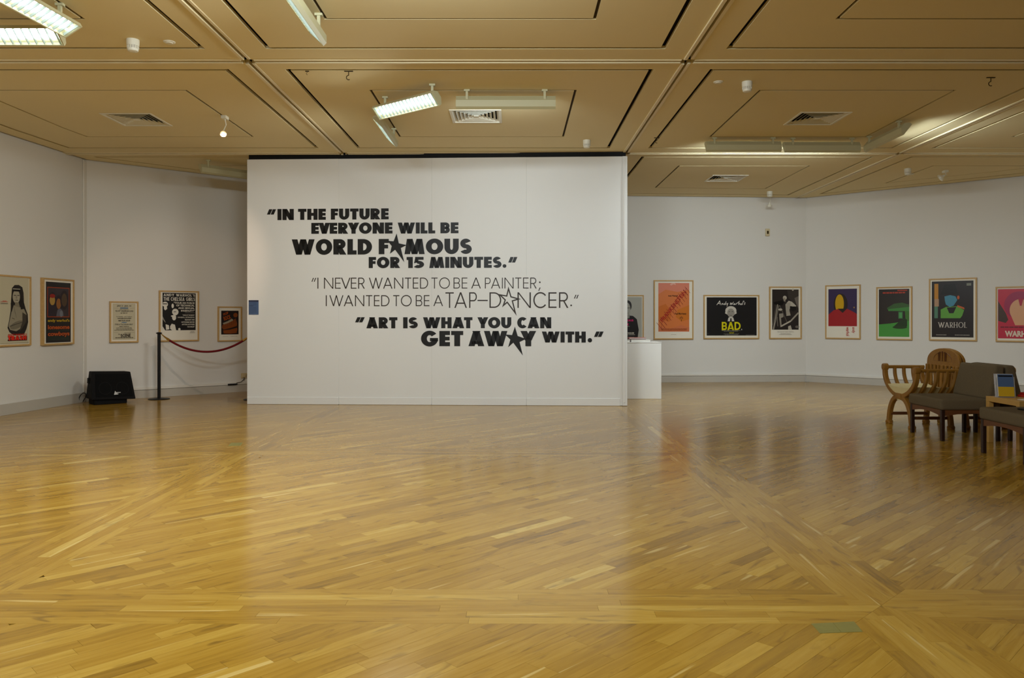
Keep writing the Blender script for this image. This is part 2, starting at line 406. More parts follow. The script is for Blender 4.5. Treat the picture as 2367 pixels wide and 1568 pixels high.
        q += arc(W*.44, .32, W*.56, .33, wt, ht, -140, 118, 24)
    elif ch == '.': r = .165 if heavy else .055; q = arc(W/2, r, r, r, r, r, 0, 360, 18)
    elif ch == "'": q = [rc(W*.2, .68, W*.8, 1)]
    return q
def word_quads(text, heavy=True, wt=None, ht=None, gap=None):
    wt = wt or (.37 if heavy else .088); ht = ht or (.27 if heavy else .08); gap = gap if gap is not None else (.075 if heavy else .16)
    WID = WID_H if heavy else WID_L; x = 0; out = []
    for i, ch in enumerate(text):
        W = WID.get(ch, .7)
        for q in glyph(ch, wt, ht, W, heavy): out.append([(a+x, b_) for a, b_ in q])
        g = gap
        nx = text[i+1] if i+1 < len(text) else ''
        if ch+nx in ('WA', 'AW', 'AT', 'TA', 'YO', 'FA', 'LT', 'AY', 'VE', 'RY', 'PA', 'EV'): g = gap-(.10 if heavy else .12)
        x += W+g
    return out, x-g

# ------------------------------------------------------------------ the movable partition with the three quotations
PL, PR_ = Vector((-3.90, 11.49)), Vector((1.615, 11.26)); PT = (PR_-PL).normalized(); PLEN = (PR_-PL).length
PW = Matrix.Translation(Vector((PL.x, PL.y, 0))) @ Matrix.Rotation(math.atan2(PT.y, PT.x), 4, 'Z')
part = thing('partition_wall', 'white movable wall of four tall panels carrying black lettering, standing mid room', 'partition', mat=PW)
def psl(px, py): return on_wall(PL, PR_, px, py)
js = [0] + [psl(p, 700)[0] for p in (783, 998, 1217, 1438.5)]
for i in range(4):
    a, c = js[i]+(.0 if i == 0 else .0010), js[i+1]-.0010; dy = (0, .003, .0, .003)[i]
    p = BM().box(a, dy, .004, c, .1, 3.574, T=PW).build('wall_panel', 'part', part, bevel=.002, seg=1)
    BM().box(a+.002, dy-.008, .002, c-(.03 if i == 3 else .002), dy+.002, .108, T=PW).build('kick_board', 'part', p, bevel=.003, seg=1)
    if i: BM().box(a-.004, .006, .006, a+.003, .02, 3.57, T=PW).build('joint_strip', 'part', p)
BM().box(js[4], -.012, .004, PLEN, .112, 3.574, T=PW).box(js[4]+.02, -.02, .05, PLEN-.03, -.01, 3.55, T=PW).build('end_post', 'part', part, bevel=.003, seg=1)
BM().box(.02, .012, 3.575, PLEN-.02, .08, ZC+.02, T=PW).build('top_track', 'dark', part)
for px in (783, 998, 1217, 1441):
    s = psl(px, 357)[0]; BM().box(s-.012, .015, 3.58, s+.012, .03, ZC-.02, T=PW).build('hanger_bolt', 'dark', part)
def put_quads(quads, name, mat, parent, T, z=.0012, **kw):
    b = BM()
    for q in quads:
        n = len(b.v); b.v += [tuple(T @ Vector((p[0], -z, p[1]))) for p in q]
        b.f.append(tuple(range(n, n+len(q)))); b.m.append(0)
    return b.build(name, mat, parent, fixn=False, **kw)
def fit_word(text, x0, x1, yt, yb, heavy=True, **kw):
    q, W = word_quads(text, heavy, **kw)
    s0, zb0 = psl(x0, yb); s1, zb1 = psl(x1, yb); _, zt = psl((x0+x1)/2, yt); zb = (zb0+zb1)/2
    k = (s1-s0)/W; h = zt-zb
    return [[(s0+a*k, zb+b_*h) for a, b_ in p] for p in q]
def quote(x0, x1, yt, yb, heavy=True, close=False):
    """a pair of slanted marks"""
    out = []; wq = (x1-x0)*(.36 if heavy else .2); sl = (x1-x0)*.24 if heavy else (x1-x0)*.32
    st = (x1-x0-wq-sl)
    for k in range(2):
        xb = x0+k*st
        out.append([psl(xb, yb), psl(xb+wq*.95, yb), psl(xb+wq+sl, yt), psl(xb+sl, yt)])
    return out
LINES = [
 ('"IN THE FUTURE', [('q', 617, 638.3, 484, 496.3), ('IN', 641.4, 679.2, 483.3, 509), ('THE', 689, 753.2, 482.9, 508.5), ('FUTURE', 764.8, 898.4, 482.2, 507.6)], True),
 ('EVERYONE WILL BE', [('EVERYONE', 719.6, 907.3, 515, 540.4), ('WILL', 919.3, 1006, 514.6, 540), ('BE', 1018, 1059.8, 514.4, 539.6)], True),
 ('WORLD F', [('WORLD', 674.4, 860, 553.2, 588.8), ('F', 875.5, 898.8, 552.6, 587.8)], True),
 ('MOUS', [('MOUS', 935, 1090.5, 552.2, 587.5)], True),
 ('FOR 15 MINUTES."', [('FOR', 852.3, 924.8, 594.3, 619.8), ('15', 940, 980.3, 594.2, 619.7), ('MINUTES.', 992.3, 1171, 594, 619.6), ('Q', 1174.8, 1196, 594.3, 607.2)], True),
 ('"I NEVER WANTED TO BE A PAINTER;', [('lq', 720, 731, 642.6, 651.6), ('I', 733.8, 736, 642.2, 667.6), ('NEVER', 749, 843.3, 642.2, 667.6), ('WANTED', 852.8, 989.7, 642.1, 667.5), ('TO', 997.3, 1040, 642, 667.4), ('BE', 1048.3, 1080.3, 642, 667.3), ('A', 1089.2, 1111.5, 642, 667.3), ('PAINTER', 1120.9, 1240.4, 642, 667.2)], False),
 ('I WANTED TO BE A', [('I', 753.2, 755.4, 682.8, 708), ('WANTED', 761.5, 900.3, 682.8, 708), ('TO', 909, 951.6, 682.7, 708), ('BE', 961.1, 992.7, 682.6, 707.9), ('A', 1001.8, 1024.1, 682.6, 707.8)], False),
 ('TAP-D', [('TAP', 1029.6, 1102.3, 676, 712), ('-', 1103.8, 1127.5, 693.5, 696.3), ('D', 1131.4, 1158.6, 676, 712)], False),
 ('NCER."', [('NCER', 1196.1, 1314, 676, 712), ('.', 1318.6, 1321.8, 676, 708), ('lQ', 1326.7, 1337.6, 681.8, 690.4)], False),
 ('"ART IS WHAT YOU CAN', [('q', 820.8, 843.3, 733.6, 745.4), ('ART', 847, 918.6, 733.7, 759.2), ('IS', 931.9, 965.7, 733.7, 759.2), ('WHAT', 977.9, 1092.1, 733.7, 759.1), ('YOU', 1103.4, 1181.9, 733.7, 759), ('CAN', 1195.5, 1274.2, 733.7, 759)], True),
 ('GET AW', [('GET', 973.2, 1070.8, 765.4, 800.7), ('AW', 1082.8, 1172.8, 765.4, 800.7)], True),
 ('Y WITH."', [('Y', 1202.9, 1239.3, 765.4, 800.7), ('WITH', 1252.5, 1353.9, 766.7, 792), ('dot', 1358.4, 1368.5, 0, 792), ('Q', 1373, 1395.3, 766.7, 779)], True)]
for ttl, words_, heavy in LINES:
    quads = []
    for wd in words_:
        k, x0, x1, yt, yb = wd
        if k in ('q', 'Q'): quads += quote(x0, x1, yt, yb, True, k == 'Q')
        elif k in ('lq', 'lQ'): quads += quote(x0, x1, yt, yb, False)
        elif k == '-': quads.append([psl(x0, yb), psl(x1, yb), psl(x1, yt), psl(x0, yt)])
        elif k == 'dot':
            c = psl((x0+x1)/2, yb-5.2); r = (x1-x0)/2/F*11.3; quads += arc(c[0], c[1], r, r, r, r, 0, 360, 20)
        elif k == '.':
            c = psl((x0+x1)/2, yb-1.8); r = .012; quads += arc(c[0], c[1], r, r, r, r, 0, 360, 14)
        else:
            big = (yb-yt) > 30
            quads += fit_word(k, x0, x1, yt, yb, heavy)
    if ttl.startswith('"I NEVER'):
        c = psl(1247.8, 652.7); quads += arc(c[0], c[1], .012, .012, .012, .012, 0, 360, 14)
        quads.append([psl(1244.4, 672.6), psl(1246.2, 672.6), psl(1249.6, 665), psl(1247.2, 665)])
    put_quads(quads, 'lettering', 'vinyl' if heavy else 'vinylb', part, PW,
              label=('bold black' if heavy else 'thin dark brown')+' capital lettering reading '+ttl.replace('"', ''))
def star(pts, name, mat, hollow=0, **kw):
    P = [Vector(psl(*p)) for p in pts]; c = sum(P, Vector((0, 0)))/len(P); n = len(P); b = BM()
    T = lambda v, z: tuple(PW @ Vector((v[0], -z, v[1])))
    if not hollow:
        cc = sum((P[i] for i in range(1, n, 2)), Vector((0, 0)))/(n/2)
        b.v = [T(p, .0018) for p in P]+[T(cc, .0018)]; b.f = [(i, (i+1) % n, n) for i in range(n)]; b.m = [0]*n
    else:
        inn = []
        for i in range(n):
            p0, p1, p2 = P[i-1], P[i], P[(i+1) % n]; d1 = (p1-p0).normalized(); d2 = (p2-p1).normalized()
            n1 = Vector((d1.y, -d1.x)); n2 = Vector((d2.y, -d2.x)); s = 1 if n1.dot(c-p1) > 0 or i % 2 else 1
            bis = (n1+n2).normalized(); k = hollow/max(.2, bis.dot(n1)); inn.append(p1+bis*k)
        b.v = [T(p, .0018) for p in P]+[T(p, .0018) for p in inn]
        b.f = [(i, (i+1) % n, n+(i+1) % n, n+i) for i in range(n)]; b.m = [0]*n
    return b.build(name, mat, part, fixn=False, **kw)
star([(916.9, 539.8), (921.9, 562.7), (940, 566.8), (926.5, 573.6), (934.6, 606.4), (913.5, 577.6), (901.4, 586.9), (905.5, 569), (896, 557), (909.8, 558)], 'star', 'vinyl', label='solid black star standing for the letter A in FAMOUS')
star([(1190.3, 755.3), (1196.7, 777), (1216, 783.8), (1201, 791), (1208.6, 822.4), (1186.4, 792.6), (1174.5, 803.3), (1179.6, 785.2), (1167.4, 773.3), (1183.5, 774.9)], 'star', 'vinyl', label='solid black star standing for the letter A in AWAY')
star([(1175.3, 662.2), (1182.2, 685.3), (1204, 691.5), (1186, 696.8), (1194.4, 730.5), (1172.2, 701), (1160.4, 711), (1166.3, 694), (1151.2, 679.7), (1170.3, 683)], 'star', 'vinylb', hollow=.0175, label='hollow outlined star standing for the letter A in DANCER')
# blue information card
s0, z1 = psl(575.3, 694.3); s1, z0 = psl(597.8, 727.6)
card = thing('information_card', 'small blue text card on the left edge of the lettered white wall', 'card', loc=PW @ Vector(((s0+s1)/2, 0, z0)))
BM().box(s0, -.006, z0, s1, 0, z1, T=PW).build('card', 'bluec', card)
b = BM(); b.box(s0, -.0075, z1-.022, s1, -.006, z1, T=PW)
for k in range(13):
    z = z1-.034-k*.0128; ln = (s1-s0)*(.9 if k not in (4, 12) else .55)*(.9+.1*random.random())
    b.box(s0+.006, -.0068, z-.0016, s0+.006+ln-.012, -.006, z+(.004 if k == 4 else .0010), T=PW)
b.build('printed_text', material('navy_ink', (44, 46, 70), .6), card)

# ------------------------------------------------------------------ framed posters
TXT = {}
def text_mesh(s, bold=0.0):
    key = (s, bold)
    if key in TXT: return TXT[key]
    cu = bpy.data.curves.new('t', 'FONT'); cu.body = s; cu.size = 1; cu.offset = bold; cu.resolution_u = 3
    o = bpy.data.objects.new('t', cu); C.objects.link(o); dg_ = bpy.context.evaluated_depsgraph_get(); dg_.update()
    me = o.evaluated_get(dg_).to_mesh(); vs_ = [tuple(v.co) for v in me.vertices]; fs = [tuple(p.vertices) for p in me.polygons]
    o.evaluated_get(dg_).to_mesh_clear(); bpy.data.objects.remove(o); bpy.data.curves.remove(cu)
    if not vs_: vs_ = [(0, 0, 0), (1, 0, 0), (1, 1, 0)]; fs = [(0, 1, 2)]
    x0 = min(v[0] for v in vs_); x1 = max(v[0] for v in vs_); y0 = min(v[1] for v in vs_); y1 = max(v[1] for v in vs_)
    TXT[key] = ([((v[0]-x0)/(x1-x0), (v[1]-y0)/(y1-y0)) for v in vs_], fs, (x1-x0)/(y1-y0)); return TXT[key]
class Print:
    """flat printed shapes in sheet coordinates: u to the right, v downwards, 0..1 over the whole frame"""
    def __init__(s, W, Hh): s.W = W; s.H = Hh; s.v = []; s.f = []; s.c = []; s.z = .0
    def poly(s, pts, col, z=None):
        s.z += .00022; n = len(s.v); s.v += [(p[0], p[1], s.z if z is None else z) for p in pts]
        s.f.append(tuple(range(n, n+len(pts)))); s.c.append(lin(col)); return s
    def rect(s, u0, v0, u1, v1, col): return s.poly([(u0, v0), (u1, v0), (u1, v1), (u0, v1)], col)
    def ell(s, cu, cv, ru, rv, col, a0=0, a1=360, n=28, rot=0):
        p = []
        for i in range(n+1 if a1-a0 < 360 else n):
            a = R(a0+(a1-a0)*i/n); x = ru*math.cos(a)*s.W; y = rv*math.sin(a)*s.H; c, q = math.cos(R(rot)), math.sin(R(rot))
            p.append((cu+(x*c-y*q)/s.W, cv+(x*q+y*c)/s.H))
        return s.poly(p, col)
    def line(s, u0, v0, u1, v1, t, col):
        dx, dy = (u1-u0)*s.W, (v1-v0)*s.H; L = math.hypot(dx, dy); nx, ny = -dy/L*t/2, dx/L*t/2
        return s.poly([(u0+nx/s.W, v0+ny/s.H), (u1+nx/s.W, v1+ny/s.H), (u1-nx/s.W, v1-ny/s.H), (u0-nx/s.W, v0-ny/s.H)], col)
    def text(s, t, u0, u1, v0, v1, col, bold=.0, rot=0):
        """t stretched into the box; rot in degrees about the box centre"""
        vs_, fs, asp = text_mesh(t, bold); s.z += .0003; n = len(s.v); cu, cv = (u0+u1)/2, (v0+v1)/2
        for a, b_ in vs_:
            x = (u0+(u1-u0)*a-cu)*s.W; y = (v1-(v1-v0)*b_-cv)*s.H; c, q = math.cos(R(rot)), math.sin(R(rot))
            s.v.append((cu+(x*c-y*q)/s.W, cv+(x*q+y*c)/s.H, s.z))
        for f in fs: s.f.append(tuple(i+n for i in f)); s.c.append(lin(col))
        return s
    def caps(s, t, u0, u1, v0, v1, col, heavy=True, serif=0, rot=0, **kw):
        q, W = word_quads(t, heavy, **kw); s.z += .0003; cu, cv = (u0+u1)/2, (v0+v1)/2
        if serif:
            # small slab feet under and over every upright stroke
            ex = []
            for p in q:
                ys = sorted(set(round(y, 3) for _, y in p))
                if ys and abs(ys[0]) < .01:
                    xs = [x for x, y in p if abs(y) < .01]
                    if xs and max(xs)-min(xs) < .5: ex.append(rc(min(xs)-serif, 0, max(xs)+serif, serif*.7))
                if ys and abs(ys[-1]-1) < .01:
                    xs = [x for x, y in p if abs(y-1) < .01]
                    if xs and max(xs)-min(xs) < .5: ex.append(rc(min(xs)-serif, 1-serif*.7, max(xs)+serif, 1))
            q = q+ex
        for p in q:
            n = len(s.v)
            for a, b_ in p:
                x = (u0+(u1-u0)*a/W-cu)*s.W; y = (v1-(v1-v0)*b_-cv)*s.H; c, g = math.cos(R(rot)), math.sin(R(rot))
                s.v.append((cu+(x*c-y*g)/s.W, cv+(x*g+y*c)/s.H, s.z))
            s.f.append(tuple(range(n, n+len(p)))); s.c.append(lin(col))
        return s
    def build(s, name, parent, T, z0, material_='ink', **kw):
        if not s.f: return
        me = bpy.data.meshes.new(name)
        me.from_pydata([tuple(T @ Vector(((u-.5)*s.W, -(z0+z), (1-v)*s.H))) for u, v, z in s.v], [], s.f)
        me.materials.append(M[material_]); at = me.color_attributes.new('ink', 'FLOAT_COLOR', 'CORNER'); k = 0; buf = []
        for f, c in zip(s.f, s.c): buf += (list(c)+[1])*len(f)
        at.data.foreach_set('color', buf); me.update()
        o = bpy.data.objects.new(name, me); C.objects.link(o); attach(o, parent)
        for k in kw: o[k] = kw[k]
        return o
GROUPP = None
def poster(wall, xl, tl, bl, xr, tr, br, label, art, words_=None, fw=.022, depth=.035, width=None, base=(232, 226, 210)):
    """wall index in ROOM order; the four corners as seen in the photograph"""
    # rooms run counter-clockwise: seen from inside, left end of wall i is its second point
    p, q = ROOM[(wall+1) % len(ROOM)], ROOM[wall]
    P, Q = Vector(p), Vector(q)
    # the face of the frame stands `depth` in front of the wall
    t = (Q-P).normalized(); n = Vector((t.y, -t.x)); P2, Q2 = P+n*depth, Q+n*depth
    if xl is None: s1, zt = on_wall(P2, Q2, xr, tr); _, zb = on_wall(P2, Q2, xr, br); s0 = s1-width
    elif xr is None: s0, zt = on_wall(P2, Q2, xl, tl); _, zb = on_wall(P2, Q2, xl, bl); s1 = s0+width
    else:
        s0, zt0 = on_wall(P2, Q2, xl, tl); s1, zt1 = on_wall(P2, Q2, xr, tr); _, zb0 = on_wall(P2, Q2, xl, bl); _, zb1 = on_wall(P2, Q2, xr, br)
        zt = (zt0+zt1)/2; zb = (zb0+zb1)/2
    W, Hh = s1-s0, zt-zb; c = P+t*((s0+s1)/2)
    T = Matrix.Translation(Vector((c.x, c.y, zb))) @ Matrix.Rotation(math.atan2(t.y, t.x), 4, 'Z')
    root = thing('framed_poster', label, 'poster', mat=T, group=None)
    TX = T @ Matrix.Rotation(R(90), 4, 'X')          # ring drawn in x-z, extruded towards the room
    def rg(b, x0, z0_, x1, z1_, k, y0, y1):
        b.ring([(x0, z0_), (x1, z0_), (x1, z1_), (x0, z1_)], [(x0+k, z0_+k), (x1-k, z0_+k), (x1-k, z1_-k), (x0+k, z1_-k)], y0, y1, T=TX)
    b = BM(); rg(b, -W/2, 0, W/2, Hh, fw, .001, depth); b.build('frame', 'frame', root, bevel=.0015, seg=1)
    BM().box(-W/2+fw*.8, -(depth-.014), fw*.8, W/2-fw*.8, -.002, Hh-fw*.8, T=T).build('mount', 'mat', root)
    pr = Print(W, Hh); art(pr); pr.build('print', root, T, depth-.0138)
    if words_:
        wr = Print(W, Hh); wr.z = 0; words_(wr); wr.build('lettering', root, T, depth-.0138+pr.z+.0006)
    return root
BLK = (24, 22, 22); WHT = (226, 220, 206)
def small_lines(s, u0, u1, v0, v1, n, col, h=.35, seed=1, centre=True):
    rnd = random.Random(seed); dv = (v1-v0)/n
    for i in range(n):
        L = (u1-u0)*(.7+.3*rnd.random()); a = (u0+u1-L)/2 if centre else u0; x = a
        while x < a+L-.01:
            w_ = min((u1-u0)*(.04+.09*rnd.random()), a+L-x); s.rect(x, v0+i*dv, x+w_, v0+i*dv+dv*h, col); x += w_+(u1-u0)*.015
# 1: film poster with a standing figure, red title
def a1(s):
    s.rect(.04, .03, .96, .97, (196, 188, 160))
    s.poly([(.56, .18), (.62, .135), (.72, .13), (.80, .16), (.83, .24), (.84, .38), (.88, .47), (.93, .55), (.94, .66), (.90, .76), (.84, .84), (.60, .85), (.50, .80), (.46, .74), (.50, .62), (.53, .50), (.54, .35)], (40, 36, 34))
    s.poly([(.60, .42), (.72, .44), (.84, .47), (.90, .55), (.88, .64), (.80, .74), (.66, .79), (.52, .77), (.48, .72), (.52, .60), (.56, .48)], (150, 142, 120))
    s.ell(.66, .30, .085, .095, (168, 160, 138)); s.rect(.58, .195, .75, .225, BLK); s.rect(.58, .185, .75, .195, (190, 184, 164))
    s.poly([(.57, .30), (.60, .42), (.55, .52), (.53, .40)], (34, 30, 28)); s.poly([(.76, .26), (.84, .40), (.86, .47), (.76, .48)], (34, 30, 28))
    s.ell(.68, .70, .17, .05, (120, 112, 94), rot=-16); s.poly([(.80, .52), (.90, .56), (.89, .66), (.78, .76), (.72, .80), (.80, .66)], (70, 64, 54))
    s.rect(.60, .275, .65, .285, (60, 54, 48)); s.rect(.68, .275, .73, .285, (60, 54, 48)); s.rect(.635, .345, .70, .352, (70, 60, 52)); s.poly([(.655, .28), (.67, .28), (.675, .325), (.645, .325)], (140, 132, 112)); s.poly([(.63, .38), (.71, .38), (.74, .45), (.62, .43)], (130, 122, 102)); s.line(.60, .44, .66, .60, .004, (110, 102, 86)); s.line(.56, .60, .62, .62, .006, (80, 72, 62)); s.line(.50, .72, .80, .66, .006, (60, 54, 46))
    s.rect(.46, .905, .90, .925, (60, 24, 20)); s.rect(.30, .955, .95, .957, (120, 110, 90))
def w1(s):
    s.text("ANDY WARHOL'S", .46, .90, .825, .855, (214, 48, 26), .02)
    s.caps('TRASH', .475, .905, .862, .922, (70, 14, 10)); s.caps('TRASH', .46, .89, .855, .915, (226, 42, 24))
    s.rect(.30, .375, .46, .381, (200, 70, 50)); s.rect(.34, .362, .43, .368, (200, 70, 50)); s.rect(.30, .398, .46, .404, (60, 50, 44))
poster(5, None, 0, 0, 73, 640, 798.6, 'cut-off poster at the left edge, dark-haired bare-chested figure over red title', a1, w1, width=.80)
# 2: narrow dark poster with orange title
def a2(s):
    s.rect(.10, .055, .90, .965, (38, 36, 38)); s.rect(.14, .13, .86, .585, (150, 62, 30)); s.rect(.165, .145, .835, .57, (58, 52, 58))
    for (u, v, a, b_, c) in ((.30, .33, .085, .075, (176, 140, 70)), (.50, .38, .075, .08, (150, 96, 50)), (.68, .32, .09, .10, (84, 66, 50))): s.ell(u, v+.0, a+.04, b_+.05, (44, 36, 44)); s.ell(u, v, a, b_, c)
    s.ell(.30, .265, .09, .03, (150, 40, 34)); s.poly([(.17, .57), (.2, .42), (.3, .40), (.42, .45), (.45, .57)], (48, 42, 52)); s.poly([(.42, .57), (.46, .47), (.56, .45), (.64, .5), (.66, .57)], (96, 96, 108))
    s.ell(.58, .53, .05, .05, (120, 124, 132))
    for v in (.785, .875, .89, .905, .92): s.rect(.16, v, .84, v+.004, (46, 74, 58))
def w2(s):
    s.text("andy warhol's", .15, .85, .61, .665, (196, 164, 40), .03); s.text('lonesome', .15, .85, .70, .765, (184, 84, 36), .04); s.text('cowboys', .15, .85, .80, .885, (184, 84, 36), .04)
poster(5, 100.6, 641.3, 799.9, 172.4, 647.8, 794.6, 'narrow dark poster with yellow and orange lowercase title, left of the room corner', a2, w2, depth=.05)
# 3: text bill
def a3(s):
    s.rect(.10, .055, .90, .93, (196, 188, 160)); s.rect(.13, .08, .87, .083, (150, 140, 116)); s.rect(.13, .905, .87, .908, (150, 140, 116))
    s.rect(.36, .148, .64, .178, (92, 118, 140)); s.ell(.5, .513, .10, .014, (110, 132, 150))
    for v in (.163, .75): s.rect(.14, v, .30, v+.003, (110, 100, 84)); s.rect(.70, v, .86, v+.003, (110, 100, 84))
def w3(s):
    K = (62, 52, 42); s.text('JAN. 2 - JAN. 14', .25, .74, .095, .135, K, .03)
    s.text("ANDY WARHOL'S", .34, .66, .186, .205, K, .01); s.text('VELVET UNDERGROUND', .19, .82, .215, .253, K, .01); s.text('& NICO', .38, .61, .266, .298, K, .01)
    s.text('The ORIGINAL - ANDY WARHOL', .22, .78, .362, .38, K, .01); s.text('UNDERGROUND', .27, .74, .395, .43, K, .01); s.text('AMATEUR HOUR', .29, .71, .45, .485, K, .02)
    s.text('STARS of "The CHELSEA GIRLS"', .18, .80, .54, .572, K, .01); s.text('ANDY WARHOL', .33, .67, .592, .622, K, .01)
    small_lines(s, .14, .86, .64, .72, 3, K, .3, 4); s.text('STEVE PAUL', .50, .72, .757, .775, K, .01)
    s.text('THE', .285, .345, .785, .805, K, .02); s.caps('SCENE', .37, .72, .79, .86, K, True, wt=.22, ht=.18); small_lines(s, .15, .85, .872, .892, 1, K, .6, 5)
poster(4, 253.8, 696, 793.3, 320.6, 697.8, 791.6, 'pale poster of small dark text lines ending in large SCENE, nearest the black speaker', a3, w3)
# 4: black and white poster
def a4(s):
    s.rect(.085, .045, .915, .78, (30, 27, 27)); K = WHT
    s.ell(.15, .27, .07, .05, K); s.rect(.085, .255, .20, .27, BLK); s.poly([(.12, .30), (.19, .30), (.20, .36), (.15, .39), (.12, .36)], K)
    s.ell(.335, .30, .03, .045, K); s.ell(.40, .42, .08, .065, K); s.rect(.36, .41, .42, .422, BLK); s.ell(.37, .53, .05, .055, K); s.ell(.355, .50, .065, .018, K)
    s.poly([(.085, .50), (.16, .62), (.155, .63), (.085, .56)], (150, 144, 134)); s.poly([(.16, .66), (.24, .68), (.25, .76), (.17, .77)], K)
    s.poly([(.27, .70), (.31, .65), (.39, .67), (.42, .78), (.32, .78), (.27, .75)], K); s.ell(.50, .76, .03, .025, K); s.poly([(.085, .70), (.15, .78), (.085, .78)], K)
def w4(s):
    K = WHT
    s.caps("ANDY WARHOL'S", .11, .895, .062, .112, K, True, serif=.07, wt=.26, ht=.2, gap=.2)
    s.caps("THE CHELSEA GIRLS", .11, .895, .13, .20, K, True, serif=.05, wt=.25, ht=.17, gap=.16)
    for t, u0, v in (('"TOUR DE FORCE', .36, .222), ('OF TECHNICAL', .42, .272), ('AND SEXUAL', .47, .324), ('INGENUITY"', .54, .376)): s.text(t, u0, .885, v, v+.036, K, .03)
    for t, u0, v in (('"ONE OF THE MOST', .58, .468), ('POWERFUL, OUTRAGEOUS,', .46, .514), ('RELEVANT AND', .64, .56), ('NOTICEABLE MOVIES', .55, .606), ('ANYONE ANYWHERE', .56, .652), ('HAS MADE"', .70, .698)): s.text(t, u0, .885, v, v+.028, K, .02)
    s.rect(.64, .43, .885, .436, (150, 144, 134)); small_lines(s, .76, .90, .80, .845, 3, (110, 100, 88), .3, 3)
poster(4, 368.2, 671.5, 790, 460.5, 673.3, 789, 'large black and white poster with headline lettering, behind the rope post', a4, w4)
# 5: psychedelic lettering poster
def a5(s):
    O = (132, 66, 24); s.rect(.14, .12, .86, .80, (34, 24, 24))
    for v, u0, u1, r in ((.22, .20, .48, -16), (.325, .24, .54, -12)): pass
    s.ell(.73, .245, .09, .065, O)
    s.poly([(.20, .52), (.52, .44), (.74, .34), (.76, .40), (.80, .50), (.78, .56), (.50, .62), (.24, .66), (.16, .60)], O)
    s.poly([(.22, .68), (.50, .66), (.80, .61), (.81, .67), (.78, .72), (.78, .76), (.50, .78), (.24, .77)], O)
    s.poly([(.20, .475), (.40, .42), (.58, .345), (.63, .38), (.62, .405), (.42, .475), (.24, .515)], (150, 140, 116))
    for k in range(7): s.line(.2+k*.085, .66-k*.03, .23+k*.085, .54-k*.03, .004, (50, 28, 18))
    s.line(.40, .665, .78, .60, .006, BLK)
def w5(s):
    O = (156, 72, 22); s.text('POP', .22, .44, .17, .24, O, .05, -24); s.text('ROCK', .23, .54, .26, .38, O, .05, -18)
    s.rect(.2, .85, .42, .856, (150, 140, 116)); s.rect(.52, .85, .8, .856, (150, 140, 116))
poster(4, 504, 708, 789.8, 560, 709.6, 789.5, 'small brown poster with swirling orange lettering, next to the white wall edge', a5, w5)
# 6: grey portrait poster, half hidden
def a6(s):
    s.rect(.06, .045, .94, .955, (170, 170, 160)); s.poly([(.25, .955), (.18, .70), (.24, .50), (.38, .45), (.52, .44), (.66, .45), (.78, .52), (.84, .75), (.80, .955)], (34, 32, 34))
    s.ell(.49, .235, .125, .12, (44, 40, 40)); s.ell(.47, .31, .105, .145, (160, 158, 148)); s.poly([(.40, .42), (.56, .42), (.54, .50), (.44, .50)], (140, 138, 130))
    s.rect(.40, .27, .56, .285, (90, 86, 82)); s.rect(.42, .385, .52, .393, (80, 74, 72))
def w6(s):
    P_ = (214, 34, 110); s.text('FAMOUS', .30, .67, .525, .565, P_, .04); s.text('WORK', .26, .53, .605, .655, P_, .05)
    s.text('ROUND HOUSE', .25, .69, .80, .835, WHT, .02); s.rect(.25, .85, .72, .856, WHT); s.rect(.3, .675, .55, .679, WHT); small_lines(s, .2, .76, .90, .94, 2, (150, 146, 136), .4, 8)
poster(3, None, 0, 0, 1488.4, 682.2, 790, 'grey portrait poster with pink lettering, half hidden behind the white wall end', a6, w6, width=.62)
# 7: orange poster
def a7(s):
    s.rect(.115, .048, .895, .87, (214, 122, 66))
    s.poly([(.115, .048), (.895, .048), (.895, .16), (.6, .2), (.3, .16), (.115, .24)], (216, 130, 104)); s.poly([(.115, .45), (.3, .4), (.45, .55), (.4, .7), (.115, .66)], (204, 110, 44))
    s.poly([(.6, .5), (.895, .42), (.895, .66), (.7, .7), (.55, .62)], (204, 116, 40)); s.poly([(.115, .87), (.115, .78), (.4, .82), (.7, .76), (.895, .8), (.895, .87)], (206, 116, 74))
    s.poly([(.40, .075), (.46, .048), (.54, .048), (.56, .085), (.50, .07), (.44, .09)], (226, 170, 150))
def w7(s):
    s.text('FRANKENSTEIN', .01, .97, .405, .475, (176, 44, 30), .03, -51)
    rnd = random.Random(5); A = (.14, .78); B_ = (.84, .16)
    for k in range(15):
        t = k/14; u = A[0]+(B_[0]-A[0])*t; v = A[1]+(B_[1]-A[1])*t; L = .05+.03*rnd.random()
        s.line(u-L, v-L*.9, u+L+.02, v+L*1.0, .005+.004*rnd.random(), (136, 36, 30))
        if k % 3 == 1: s.line(u+.02, v-.07, u-.0, v+.08, .005, (136, 36, 30))
    s.text("Andy Warhol's", .36, .61, .25, .285, (60, 34, 20), .02); s.text('Paul Morrissey', .53, .82, .55, .59, (60, 34, 20), .02)
    for u, v in ((.66, .62), (.69, .61), (.72, .62), (.69, .66)): s.rect(u, v, u+.012, v+.035, (96, 56, 30))
    small_lines(s, .16, .86, .815, .855, 3, (168, 86, 44), .4, 6); s.rect(.43, .915, .56, .918, (150, 120, 100))
poster(3, 1511.6, 647.8, 784.8, 1603.2, 647.8, 784.8, 'orange poster with scratched red diagonal title, first to the right of the plinth', a7, w7)
